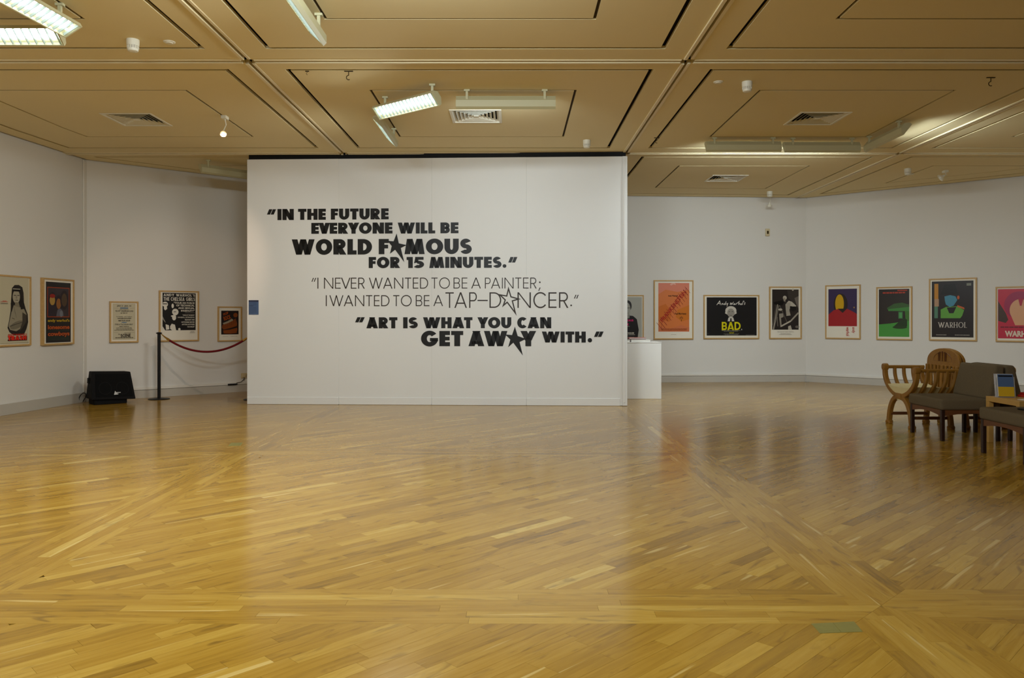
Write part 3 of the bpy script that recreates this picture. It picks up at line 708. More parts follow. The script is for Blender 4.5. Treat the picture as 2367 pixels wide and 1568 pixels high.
# 8: black landscape poster
def a8(s):
    s.rect(.055, .055, .955, .925, (28, 27, 28)); G = (200, 194, 182)
    s.ell(.49, .36, .10, .105, G); s.poly([(.385, .42), (.40, .33), (.58, .33), (.595, .42), (.55, .45), (.43, .45)], G)
    s.ell(.49, .41, .066, .10, (150, 144, 134)); s.rect(.45, .375, .475, .385, (50, 46, 44)); s.rect(.505, .375, .53, .385, (50, 46, 44)); s.rect(.468, .46, .512, .468, (60, 50, 46))
    s.poly([(.43, .60), (.445, .52), (.47, .50), (.51, .50), (.535, .52), (.55, .60)], G); s.poly([(.48, .53), (.50, .53), (.505, .60), (.475, .60)], BLK)
    s.ell(.078, .88, .012, .018, (90, 88, 86)); s.ell(.078, .88, .009, .014, (28, 27, 28))
def w8(s):
    hand = [[(0,.95),(.55,.2),(.62,.05),(.75,.95)],[(.2,.68),(.85,.6)],[(1.0,.95),(1.1,.6),(1.12,.8),(1.3,.6),(1.38,.92)],[(1.75,.6),(1.55,.7),(1.6,.92),(1.8,.8),(1.95,.2)],[(1.85,.5),(1.83,.92)],[(2.05,.6),(2.1,.85),(2.3,.6)],[(2.35,.55),(2.1,1.25)],
        [(2.85,.45),(2.8,.92),(3.1,.5),(3.12,.92),(3.5,.3)],[(3.75,.65),(3.5,.75),(3.55,.95),(3.8,.7),(3.85,.92)],[(4.0,.92),(4.05,.6),(4.25,.55)],[(4.3,.6),(4.5,.3)],[(4.5,.92),(4.7,.1)],[(4.55,.7),(4.8,.6),(4.82,.92)],[(5.05,.65),(4.95,.8),(5.05,.93),(5.2,.8),(5.15,.65),(5.05,.65)],[(5.3,.92),(5.55,.05)],[(5.7,.1),(5.66,.3)],[(5.95,.4),(5.75,.55),(5.9,.7),(5.7,.9)]]
    for st in hand:
        for (a0, b0), (a1, b1) in zip(st[:-1], st[1:]): s.line(.235+a0*.0865, .125+b0*.11, .235+a1*.0865, .125+b1*.11, .0105, (224, 218, 208)); s.z -= .00022
    s.caps('BAD', .325, .665, .615, .80, (214, 204, 20), True, wt=.24, ht=.19); s.rect(.677, .775, .69, .80, WHT)
    small_lines(s, .32, .66, .808, .845, 2, (150, 146, 138), .4, 2); s.text('BAD', .46, .545, .852, .875, (190, 180, 20), .04); small_lines(s, .33, .66, .885, .92, 2, (150, 146, 138), .4, 9); small_lines(s, .74, .93, .905, .92, 1, (120, 116, 110), .5, 11)
poster(3, 1626.8, 682, 783.7, 1755.4, 682, 783.7, 'wide black landscape poster with a white-haired head and large yellow BAD', a8, w8)
# 9: black and white photograph poster
def a9(s):
    s.rect(.09, .055, .91, .825, (44, 38, 36)); G = (186, 178, 162); g2 = (110, 102, 94)
    s.poly([(.55, .055), (.91, .055), (.91, .30), (.78, .34), (.60, .22)], (60, 54, 50)); s.ell(.73, .06, .03, .02, G); s.poly([(.78, .22), (.91, .18), (.91, .42), (.84, .34)], g2)
    s.ell(.48, .215, .06, .04, G); s.poly([(.43, .21), (.50, .22), (.50, .29), (.45, .28)], (150, 140, 126))
    s.poly([(.50, .34), (.60, .27), (.70, .29), (.84, .37), (.80, .40), (.66, .37), (.62, .45), (.66, .55), (.53, .56), (.51, .45)], G)
    for k in range(9): s.line(.51, .33+k*.025, .66, .315+k*.027, .006, (58, 50, 46))
    s.poly([(.63, .38), (.82, .38), (.84, .44), (.74, .48), (.66, .45)], BLK); s.poly([(.13, .30), (.40, .26), (.46, .30), (.40, .36), (.16, .34)], (14, 12, 12))
    s.line(.26, .34, .12, .82, .012, G); s.line(.22, .35, .10, .74, .008, g2); s.line(.32, .36, .56, .70, .010, g2); s.line(.30, .36, .14, .82, .007, G)
    s.poly([(.30, .52), (.42, .51), (.44, .58), (.36, .60), (.38, .76), (.34, .78), (.31, .62)], (150, 142, 128)); s.line(.36, .76, .66, .66, .03, G); s.line(.66, .66, .90, .50, .03, (160, 152, 138)); s.ell(.34, .44, .06, .022, G)
    s.line(.24, .58, .26, .76, .018, g2); s.poly([(.58, .76), (.66, .74), (.70, .825), (.58, .825)], G); s.ell(.86, .77, .06, .025, g2)
def w9(s):
    s.text('THE FILMS OF ANDY WARHOL', .24, .76, .855, .875, (150, 142, 130), .0); small_lines(s, .30, .70, .893, .93, 2, (170, 162, 150), .4, 3)
poster(3, 1778.8, 662.7, 783.7, 1853.4, 662.7, 783.7, 'black and white photograph poster of a striped-shirt cameraman and tripod', a9, w9)
# 10: plain stand-in in violet, yellow and red
def a10(s):
    s.rect(.09, .075, .90, .765, (62, 50, 84)); s.ell(.44, .36, .20, .20, (50, 42, 40)); s.ell(.41, .35, .125, .175, (204, 160, 26))
    s.poly([(.09, .765), (.09, .55), (.24, .47), (.40, .44), (.62, .44), (.80, .50), (.90, .54), (.90, .765)], (164, 42, 46)); s.poly([(.36, .44), (.62, .44), (.50, .52)], (50, 40, 38)); s.ell(.82, .42, .018, .014, (170, 130, 70))
def w10(s):
    for t, cu, cv, L, th in (('warhol', .645, .862, .165*s.H, .095*s.W), ('andy', .80, .835, .11*s.H, .105*s.W)):
        s.text(t, cu-L/2/s.W, cu+L/2/s.W, cv-th/2/s.H, cv+th/2/s.H, (186, 58, 46), .02, 90)
poster(2, 1907.2, 660, 784.1, 1988.7, 657.5, 783.5, 'poster with violet, yellow and red blocks above upright red lettering', a10, w10)
# 11: plain stand-in in black and green
def a11(s):
    s.rect(.07, .045, .92, .94, (50, 44, 42)); s.poly([(.30, .40), (.50, .32), (.72, .30), (.92, .34), (.92, .46), (.34, .45)], (62, 96, 54)); s.poly([(.34, .42), (.92, .38), (.92, .46), (.34, .455)], (70, 136, 66))
    s.poly([(.80, .46), (.92, .46), (.92, .70), (.82, .64)], (66, 120, 50)); s.rect(.62, .47, .74, .60, (66, 120, 74)); s.rect(.64, .485, .72, .585, (84, 160, 92))
    s.poly([(.07, .71), (.40, .69), (.92, .64), (.92, .94), (.07, .94)], (74, 152, 66)); s.poly([(.50, .74), (.60, .68), (.78, .58), (.86, .62), (.86, .74), (.70, .79), (.56, .78)], (40, 60, 36)); s.ell(.66, .76, .20, .03, (44, 66, 38))
def w11(s):
    small_lines(s, .56, .90, .06, .085, 1, (176, 66, 48), .95, 7); small_lines(s, .08, .92, .10, .128, 1, (176, 66, 48), .95, 21)
poster(2, 2025.2, 663.8, 785.7, 2108.2, 662.3, 786.8, 'poster in black and bright green under red text lines', a11, w11)
# 12: plain stand-in, dark with green and blue shapes
def a12(s):
    s.rect(.06, .045, .93, .945, (34, 27, 28)); s.rect(.115, .085, .20, .33, (190, 130, 40)); s.rect(.115, .33, .21, .45, (176, 140, 110)); s.rect(.115, .45, .19, .64, (84, 128, 104))
    s.poly([(.25, .64), (.25, .50), (.36, .46), (.60, .45), (.74, .51), (.70, .60), (.66, .64)], (96, 158, 62)); s.poly([(.38, .47), (.58, .46), (.52, .56), (.43, .56)], (26, 22, 24))
    s.poly([(.33, .29), (.45, .27), (.56, .29), (.60, .35), (.52, .44), (.44, .46), (.36, .42), (.34, .36)], (70, 136, 160)); s.poly([(.25, .26), (.33, .10), (.55, .09), (.62, .26)], (20, 18, 18)); s.ell(.62, .31, .025, .03, (190, 90, 40))
    s.poly([(.60, .43), (.74, .47), (.75, .50), (.60, .46)], (190, 90, 40)); s.rect(.79, .085, .885, .125, (120, 124, 110))
def w12(s):
    s.caps('WARHOL', .20, .79, .705, .79, (206, 198, 188), False, serif=.09, wt=.15, ht=.07, gap=.2); small_lines(s, .12, .42, .90, .92, 1, (130, 124, 118), .8, 3); small_lines(s, .52, .88, .90, .92, 1, (130, 124, 118), .8, 12)
poster(2, 2147, 645.4, 787.2, 2257.8, 641, 789, 'largest poster on the right wall, black with white serif lettering and green shape', a12, w12)
# 13: pink poster cut by the frame
def a13(s):
    K = (190, 42, 66); s.rect(.055, .045, .945, .94, K); s.poly([(.06, .26), (.14, .36), (.24, .48), (.30, .60), (.24, .66), (.06, .62)], (70, 50, 40))
    s.ell(.56, .34, .36, .25, (156, 40, 78)); s.ell(.58, .43, .25, .20, (214, 160, 120)); s.poly([(.36, .52), (.80, .52), (.70, .70), (.46, .70)], (214, 160, 120))
    s.poly([(.53, .22), (.65, .22), (.61, .35), (.57, .35)], (172, 36, 66))
def w13(s):
    s.text('WARHOL', .22, .93, .80, .91, (222, 204, 184), .05); small_lines(s, .07, .9, .725, .75, 1, (110, 26, 44), .8, 5)
poster(2, 2301, 663.3, 790, None, 0, 0, 'pink poster with pale capital title, cut off by the right edge', a13, w13, width=.62)

# ------------------------------------------------------------------ luminaires
LUMG = 'fluorescent luminaires on the ceiling tracks'
def luminaire(A, B, n, label, lit=True, power=20, see=True, col=(.95, 1, .95)):
    A, B, n = Vector(A), Vector(B), Vector(n).normalized(); u = (B-A).normalized(); n = (n-u*n.dot(u)).normalized(); v = n.cross(u); L = (B-A).length
    c = (A+B)/2; T = Matrix((( u.x, v.x, n.x, c.x), (u.y, v.y, n.y, c.y), (u.z, v.z, n.z, c.z), (0, 0, 0, 1)))
    root = thing('strip_light', label, 'ceiling light', mat=T, group=None)
    h = L/2; wd = .080
    prof = [(-wd, 0), (-wd, -.035), (-wd*.35, -.078), (wd*.5, -.078), (wd, -.035), (wd, 0)]
    inn = [(-wd+.008, 0), (-wd+.011, -.031), (-wd*.32, -.070), (wd*.46, -.070), (wd-.011, -.031), (wd-.008, 0)]
    b = BM(); N = len(prof)
    vs_ = [T @ Vector((x, p[0], p[1])) for x in (-h, h) for p in prof] + [T @ Vector((x, p[0], p[1])) for x in (-h+.012, h-.012) for p in inn]
    fs = [(i, i+1, N+i+1, N+i) for i in range(N-1)] + [(2*N+i, 3*N+i, 3*N+i+1, 2*N+i+1) for i in range(N-1)]
    fs += [tuple(range(N))[::-1], tuple(range(N, 2*N)), tuple(range(2*N, 3*N)), tuple(range(3*N, 4*N))[::-1]]
    fs += [(0, N, 3*N, 2*N), (N-1, 3*N-1, 4*N-1, 2*N-1), (0, 2*N, 3*N-1, N-1), (N, 2*N-1, 4*N-1, 3*N)]
    b.add(vs_, fs); b.build('housing', 'fix', root, fixn=False)
    BM().box(-h+.02, -wd*.60, -.056, h-.02, wd*.66, -.053, T=T).build('reflector', 'glow' if lit else 'louvre', root)
    for s_ in (-1, 1):
        BM().tube([T @ Vector((-h+.03, s_*.027, -.038)), T @ Vector((h-.03, s_*.027, -.038))], .011, 8).build('lamp_tube', 'tube' if lit else 'louvre', root, smooth=True)
    if see:
        k = 17
        for i in range(k):
            x = -h+.03+(L-.06)*i/(k-1)
            BM().add([T @ Vector((x-.002, y, z)) for y, z in ((-wd+.012, -.002), (wd-.012, -.002), (wd-.012, -.022), (-wd+.012, -.022))] +
                     [T @ Vector((x+.002, y, z)) for y, z in ((-wd+.012, -.002), (wd-.012, -.002), (wd-.012, -.022), (-wd+.012, -.022))],
                     [(0, 1, 2, 3), (7, 6, 5, 4), (0, 4, 5, 1), (1, 5, 6, 2), (2, 6, 7, 3), (3, 7, 4, 0)]).build('louvre_blade', 'blade', root)
    for s_ in (-.78, .78):
        p = T @ Vector((s_*h, 0, -.07)); BM().box(p.x-.012, p.y-.012, p.z-.02, p.x+.012, p.y+.012, ZC-.001).box(p.x-.03, p.y-.018, ZC-.02, p.x+.03, p.y+.018, ZC-.001).build('track_bracket', 'fix', root)
    if lit and power:
        q = c+n*.006; l = area(q, u.cross(n) if False else n, L*.93, .16, power, col, spread=R(132))
    return root
Zf = 3.46
luminaire((-1.50, 8.5, Zf), (-.79, 7.92, Zf), (-.44, -.58, -.72), 'lit slanting strip light with white louvre facing the room, over the lettered wall', power=14)
luminaire((-1.56, 8.95, Zf+.02), (-1.56, 10.0, Zf+.02), (-.68, -.10, -.72), 'lit strip light seen edge-on, nearest the top of the lettered wall', power=15, col=COLW)
luminaire((-1.58, 5.25, Zf+.02), (-1.58, 6.28, Zf+.02), (-.68, -.10, -.72), 'lit strip light cut off by the top edge of the photo, left of centre', power=15, col=COLW)
luminaire((-3.50, 5.05, Zf), (-3.40, 6.08, Zf), (.50, 0, -.86), 'lit strip light running away from the viewer in the top left corner', power=14)
luminaire((-4.62, 6.17, Zf), (-3.56, 6.17, Zf), (0, -.62, -.78), 'lit crosswise strip light at the far left edge of the photo', power=14)
# battens that face away from the photographer: their backs are seen
BK = (0, .78, -.62)
luminaire((.43, 8.27, 3.50), (-.61, 8.27, 3.50), BK, 'strip light seen from its plain back, beside the square vent over the white wall', power=16, see=False, col=COLN)
luminaire((3.52, 10.44, 3.515), (2.53, 10.44, 3.515), BK, 'left of two end-to-end strip lights seen from behind, right ceiling bay', power=22, see=False, col=COLN)
luminaire((4.57, 10.46, 3.51), (3.57, 10.46, 3.51), BK, 'right of two end-to-end strip lights seen from behind, right ceiling bay', power=22, see=False, col=COLN)
luminaire((4.70, 9.4, 3.51), (4.70, 10.42, 3.51), (.78, 0, -.62), 'strip light running away at the right side of the right ceiling bay', power=26, see=False, col=COLN)
luminaire((-4.00, 12.55, 3.49), (-4.72, 11.80, 3.49), (-.56, .55, -.62), 'unlit strip light behind the lettered wall, over the rope', lit=False, see=False)

# ------------------------------------------------------------------ air vents
def vent(cx, cy, label, w_=.30):
    root = thing('ceiling_vent', label, 'vent', loc=(cx, cy, ZC), group=None)
    def sq(r): return [(cx-r, cy-r), (cx+r, cy-r), (cx+r, cy+r), (cx-r, cy+r)]
    BM().ring(sq(w_), sq(w_-.03), ZC-.008, ZC-.001).build('frame', 'white', root, bevel=.002, seg=1)
    r = w_-.03
    for k in range(6):
        b = BM(); o1 = sq(r); o2 = sq(r-.030); t = .003
        vs_ = [(p[0], p[1], ZC-.004) for p in o1]+[(p[0], p[1], ZC+.024) for p in o2]+[(p[0], p[1], ZC-.004+t) for p in o1]+[(p[0], p[1], ZC+.024+t) for p in o2]
        fs = []
        for i in range(4):
            j = (i+1) % 4; fs += [(i, j, 4+j, 4+i), (8+i, 12+i, 12+j, 8+j), (i, 8+i, 8+j, j), (4+i, 4+j, 12+j, 12+i)]
        b.add(vs_, fs).build('louvre', 'white', root); r -= .043
    BM().prism(sq(.03), ZC-.006, ZC+.02).build('centre_plate', 'white', root)
vent(-.45, 9.3, 'square louvred air vent centred above the lettered wall')
vent(-4.53, 9.45, 'square louvred air vent in the left ceiling bay')
vent(3.61, 9.40, 'square louvred air vent in the right ceiling bay')
vent(3.60, 13.4, 'distant square louvred air vent near the back wall')

# ------------------------------------------------------------------ small ceiling fittings
def detector(x, y, label, z=ZC):
    root = thing('smoke_detector', label, 'smoke detector', loc=(x, y, z), group=None)
    BM().lathe([(.052, 0), (.052, -.03), (.05, -.055)], (x, y, z)).build('base', 'white', root, smooth=True)
    BM().lathe([(.044, -.055), (.044, -.078)], (x, y, z)).build('vent_band', 'skirt', root)
    b = BM()
    for k in range(14):
        a = k*2*math.pi/14; b.box(-.004, .040, -.078, .004, .048, -.055, T=Matrix.Translation(Vector((x, y, z))) @ Matrix.Rotation(a, 4, 'Z'))
    b.lathe([(.046, -.078), (.042, -.098), (.02, -.104)], (x, y, z)); b.build('cap', 'white', root, smooth=False)
detector(-3.27, 6.75, 'round white smoke detector in the top left ceiling bay')
detector(.97, 10.55, 'small smoke detector above the right end of the lettered wall')
detector(2.35, 7.95, 'smoke detector at the near left corner of the right bay groove')
detector(4.80, 14.80, 'distant smoke detector close to the back wall')
detector(6.27, 12.55, 'distant smoke detector in the far right ceiling bay')
def disc(x, y, label):
    BM().lathe([(.05, 0), (.05, -.004), (.042, -.009)], (x, y, ZC)).lathe([(.03, -.009), (.028, -.014)], (x, y, ZC)).build('ceiling_disc', 'white', smooth=True, label=label, category='ceiling disc')
disc(-2.98, 6.8, 'flat round white disc beside the smoke detector, top left bay')
disc(2.06, 7.95, 'flat round disc left of the smoke detector, right bay')
disc(6.55, 13.0, 'distant flat round disc in the far right bay')
def hook(x, y, label, s=1):
    path = [Vector((x, y, ZC-.002)), Vector((x, y, ZC-.035*s))]
    for k in range(9):
        a = math.pi/2+k*math.pi*1.15/8; path.append(Vector((x+.018*s*math.cos(a), y, ZC-.053*s+.018*s*math.sin(a))))
    b = BM(); b.tube(path, .0035*s, 6); b.box(x-.035*s, y-.008, ZC-.006, x+.035*s, y+.008, ZC+.002)
    b.build('ceiling_hook', 'groove', smooth=True, label=label, category='hook')
hook(-1.60, 7.6, 'metal hook above the slanting lit strip light', 1.2)
hook(-2.0, 7.6, 'tiny hook near the left corner of the centre bay groove', .5)
hook(1.88, 10.4, 'dark hook above the right corner of the lettered wall')
hook(4.72, 7.8, 'metal hook near the right edge of the photo, in the ceiling', 1.2)
# track spotlights
def spot(base, head, aim, label, lit=False, size=.036):
    b0, h0, d = Vector(base), Vector(head), Vector(aim).normalized()
    root = thing('track_spotlight', label, 'spotlight', loc=base)
    BM().box(b0.x-.03, b0.y-.05, ZC-.035, b0.x+.03, b0.y+.05, ZC+.004).build('adapter', 'white', root, bevel=.004, seg=1)
    BM().tube([(b0.x, b0.y, ZC-.03), (b0.x+.015, b0.y, (ZC+h0.z)/2), h0-d*.05], .006, 8).build('arm', 'white', root, smooth=True)
    q = Vector((0, 0, 1)).rotation_difference(d).to_matrix().to_4x4(); T = q
    BM().lathe([(.015, -.06), (.02, -.03), (size*.6, -.02), (size, .012), (size, .018), (size*.93, .018), (size*.55, -.006)], h0, T=T).build('shade', 'white', root, smooth=True)
    BM().lathe([(size*.5, 0), (size*.35, .012), (size*.1, .02)], h0, T=T).build('bulb', 'warm' if lit else 'louvre', root, smooth=True)
    return root
M['warm'] = material('warm_bulb', (255, 230, 200), .3, emit=(1, .6, .3), estr=2.5)
spot((-3.42, 9.3, ZC), (-3.44, 9.3, 3.44), (.35, -.8, -.5), 'small lit spotlight hanging on the track beside the left vent', True)
spot((6.95, 12.7, ZC), (6.80, 12.55, 3.50), (-.8, .2, -.6), 'pale spotlight on the far right ceiling track', size=.06)
spot((4.93, 15.2, ZC), (4.93, 15.22, 3.44), (0, .3, -1), 'pale spotlight hanging just before the back wall', size=.045)
def spotlamp(loc, tgt, power, col, ang, blend=.6, r=.04):
    d = bpy.data.lights.new('spot_beam', 'SPOT'); d.energy = power; d.color = col; d.spot_size = R(ang); d.spot_blend = blend; d.shadow_soft_size = r
    o = bpy.data.objects.new('spot_beam', d); C.objects.link(o); o.location = loc; o.rotation_euler = (Vector(tgt)-Vector(loc)).to_track_quat('-Z', 'Y').to_euler(); return o
spotlamp((-3.40, 9.25, 3.42), (-5.4, 12.7, 1.2), 60, (1, .72, .52), 50)

# wall sensor on the back wall
s_, z_ = on_wall(ROOM[4], ROOM[3], 1773, 538)
p = Vector(ROOM[4])+(Vector(ROOM[3])-Vector(ROOM[4])).normalized()*s_
ws = thing('wall_sensor', 'small cream sensor box high on the back wall', 'sensor', loc=(p.x, p.y, z_))
BM().box(p.x-.04, p.y-.05, z_-.07, p.x+.04, p.y+.0, z_+.075).build('case', 'socket', ws, bevel=.012, seg=2, smooth=True)
BM().box(p.x-.018, p.y-.053, z_-.03, p.x+.018, p.y-.049, z_+.03).build('lens', 'groove', ws)

# ------------------------------------------------------------------ plinth and books
pl = thing('plinth', 'white display plinth standing behind the right end of the lettered wall', 'plinth', loc=(1.88, 12.5, 0))
BM().box(1.42, 12.24, 0, 2.285, 12.78, .872).build('body', 'plinth', pl, bevel=.004, seg=1)
BM().box(1.415, 12.235, .872, 2.29, 12.785, .884).build('top_board', 'plinth', pl, bevel=.002, seg=1)
def book(x, y, z, wd, dp, th, rz, cover, label, cat='book', group='books on the white plinth', stripe=None):
    T = Matrix.Translation(Vector((x, y, z))) @ Matrix.Rotation(rz, 4, 'Z')
    root = thing('book', label, cat, mat=T, group=group)
    b = BM(); b.box(-wd/2, -dp/2, 0, wd/2, dp/2, .002, T=T); b.box(-wd/2, -dp/2, th-.002, wd/2, dp/2, th, T=T); b.box(-wd/2, -dp/2, .001, -wd/2+.003, dp/2, th-.001, T=T)
    b.build('cover', cover, root)
    BM().box(-wd/2+.004, -dp/2+.003, .002, wd/2-.004, dp/2-.003, th-.002, T=T).build('pages', 'page', root)
    return root
def px3(px, py, y): return Vector(((px-VX)/F*y, y, H-(py-VY)/F*y))
book(1.98, 12.44, .885, .30, .24, .038, 0, 'whitec', 'thick white book on the plinth, under the red one')
book(1.90, 12.46, .924, .32, .22, .009, .03, 'maroon', 'thin maroon book between the white and red books on the plinth')
book(1.935, 12.46, .934, .27, .20, .020, .0, 'redc', 'red book on top of the pile on the plinth')
book(1.69, 12.40, .885, .22, .24, .034, .06, 'page', 'cream book on the plinth, half behind the white wall end')

# ------------------------------------------------------------------ stage monitor loudspeaker
def speaker():
    c = Vector((-5.95, 11.60, 0)); rz = R(43)
    T = Matrix.Translation(c) @ Matrix.Rotation(rz, 4, 'Z')
    root = thing('loudspeaker', 'black wedge-shaped stage loudspeaker on the floor in the left corner', 'loudspeaker', mat=T)
    # x across, y to the back, z up
    lo = [(-.29, -.14), (.31, -.14), (.29, .24), (-.27, .24)]; hi = [(-.28, -.04), (.25, -.04), (.23, .17), (-.26, .17)]
    tilt = Matrix.Rotation(R(2.2), 4, 'Y')
    b = BM(); T2 = T @ Matrix.Translation(Vector((0, 0, .075))) @ tilt
    vs_ = [T2 @ Vector((x, y, -.005+.0*x)) for x, y in lo]+[T2 @ Vector((x, y, .395)) for x, y in hi]
    b.add(vs_, [(3, 2, 1, 0), (4, 5, 6, 7)]+[(i, (i+1) % 4, 4+(i+1) % 4, 4+i) for i in range(4)])
    b.build('cabinet', 'black', root, bevel=.012, seg=2)
    BM().box(-.24, -.10, 0, .20, .20, .085, T=T).build('foot', 'black', root, bevel=.008, seg=1)
    # sloping front face frame
    o = T2 @ Vector((-.29, -.14, -.005)); x1 = T2 @ Vector((.31, -.14, -.005)); u1 = T2 @ Vector((-.28, -.04, .395)); x2 = T2 @ Vector((.25, -.04, .395))
    def fp(a, b_, out=.0):
        p_ = (o.lerp(x1, a)).lerp(u1.lerp(x2, a), b_); n_ = (x1-o).cross(u1-o).normalized(); return p_+n_*out
    def quad(a0, b0, a1, b1, out, th, name, mat, parent=root):
        vs2 = [fp(a0, b0, out), fp(a1, b0, out), fp(a1, b1, out), fp(a0, b1, out), fp(a0, b0, out+th), fp(a1, b0, out+th), fp(a1, b1, out+th), fp(a0, b1, out+th)]
        return BM().add(vs2, [(3, 2, 1, 0), (4, 5, 6, 7)]+[(i, (i+1) % 4, 4+(i+1) % 4, 4+i) for i in range(4)]).build(name, mat, parent)
    g = quad(.09, .10, .94, .92, 0, .006, 'grille', 'grille')
    for a, r in ((.31, .095), (.72, .095)):
        pts = []; 
        b = BM()
        for k in range(28):
            t = k*2*math.pi/28; 
            for rr in (r, r-.008): pts.append(fp(a+rr*math.cos(t)/.62, .40+rr*math.sin(t)/.42, .012))
        b.add(pts, [(2*k, 2*((k+1) % 28), 2*((k+1) % 28)+1, 2*k+1) for k in range(28)]); b.build('speaker_cone', material('cone_rim', (26, 25, 25), .7, .1), root)
    # silver badge
    b = BM(); b.add([fp(.50, .16, .0125), fp(.60, .17, .0125), fp(.535, .30, .0125)], [(0, 1, 2)])
    for k in range(5): b.add([fp(.565+.02*k, .215+.004*k, .0125), fp(.580+.02*k, .215+.004*k, .0125), fp(.584+.02*k, .255, .0125), fp(.568+.02*k, .255, .0125)], [(0, 1, 2, 3)])
    b.add([fp(.56, .18, .0125), fp(.61, .19, .0125), fp(.61, .20, .0125), fp(.56, .20, .0125)], [(0, 1, 2, 3)])
    b.build('badge', material('silver_print', (200, 200, 196), .4), root)
    BM().box(-.292, .02, .22, -.272, .12, .30, T=T2).build('side_handle', 'grille', root, bevel=.004, seg=1)
    return root
speaker()
b = BM(); pa = [on_floor(191, 926.5)+Vector((0, 0, .008)), on_floor(200, 926)+Vector((0, -.02, .008)), on_floor(212, 927)+Vector((0, 0, .01))]
loop = [Vector((-6.40+.06*math.sin(t*.7), 11.66+.02*math.cos(t*.9), .02+.13*max(0, math.sin(t*.45)))) for t in range(8)]
b.tube(loop+pa[1:], .006, 6).build('speaker_cable', 'blackm', smooth=True, label='dark cable looping behind the black loudspeaker', category='cable')

# ------------------------------------------------------------------ rope barrier
def post(x, y, label):
    root = thing('barrier_post', label, 'barrier post', loc=(x, y, 0), group='rope barrier posts')
    BM().lathe([(.158, 0), (.158, .006), (.15, .012), (.04, .022), (.03, .024)], (x, y, 0), 40).build('base', 'blackm', root, smooth=True)
    BM().lathe([(.0245, .02), (.0245, 1.015)], (x, y, 0), 24).build('pole', 'blackm', root, smooth=True)
    BM().lathe([(.027, 1.01), (.045, 1.022), (.047, 1.028), (.02, 1.042)], (x, y, 0), 24).build('cap', 'blackm', root, smooth=True)
    return root
P1 = Vector((-5.515, 12.22, 0)); P2 = Vector((-4.02, 12.16, 0))
post(P1.x, P1.y, 'black barrier post with round base left of the lettered wall')
post(P2.x, P2.y, 'black barrier post hidden behind the left edge of the lettered wall')
rope = thing('barrier_rope', 'dark red rope sagging from the black barrier post', 'rope', loc=(P1.x, P1.y, 1.0))
a = P1+Vector((.035, 0, 1.012)); c = P2+Vector((-.035, 0, 1.012)); pts = []
for i in range(33):
    t = i/32; pts.append(a.lerp(c, t)-Vector((0, 0, .275*(1-(2*t-1)**2)**.93)))
BM().tube(pts[3:-3], .0165, 12).build('rope', 'rope', rope, smooth=True)
BM().tube(pts[:3], .0, 10, rr=[.006, .010, .014]).tube(pts[2:4], .018, 12).build('end_hook', 'brass', rope, smooth=True)
BM().tube(pts[-3:], .0, 10, rr=[.014, .010, .006]).tube(pts[-4:-2], .018, 12).build('end_hook', 'brass', rope, smooth=True)

# socket, plug and lead on the angled left wall
pw, qw = Vector(ROOM[5]), Vector(ROOM[4]); tw = (qw-pw).normalized(); TW = Matrix.Translation(Vector((pw.x, pw.y, 0))) @ Matrix.Rotation(math.atan2(tw.y, tw.x), 4, 'Z')
s_, z_ = on_wall(pw, qw, 562, 869)
so = thing('wall_socket', 'cream double wall socket low on the wall beside the lettered wall', 'socket', loc=TW @ Vector((s_, 0, z_)))
BM().box(s_-.04, -.012, z_-.045, s_+.10, 0, z_+.045, T=TW).build('faceplate', 'socket', so, bevel=.003, seg=1)
for k in (0, 1):
    for dx, dz in ((0, .014), (-.011, -.008), (.011, -.008)): BM().box(s_+k*.06+dx-.003, -.0135, z_+dz-.005, s_+k*.06+dx+.003, -.0115, z_+dz+.005, T=TW).build('pin_hole', 'dark', so)
lead = thing('power_lead', 'black plug and lead running from the socket down to the trunking', 'cable', loc=TW @ Vector((s_, -.05, z_)))
BM().box(s_-.03, -.055, z_-.03, s_+.025, -.013, z_+.03, T=TW).build('plug', 'socket', lead, bevel=.008, seg=2)
s2, z2 = on_wall(pw, qw, 531, 889)
cab = [TW @ Vector(v) for v in ((s_, -.05, z_-.02), (s_-.01, -.06, z_-.06), (s_-.06, -.06, z_-.10), (s_-.14, -.055, z2+.02), (s2+.12, -.05, z2-.002), (s2+.06, -.05, z2))]
BM().tube(cab, .006, 8).build('lead', 'blackm', lead, smooth=True)
BM().box(s2-.05, -.06, z2-.012, s2+.10, -.036, z2+.014, T=TW).build('inline_switch', 'blackm', lead, bevel=.004, seg=1)

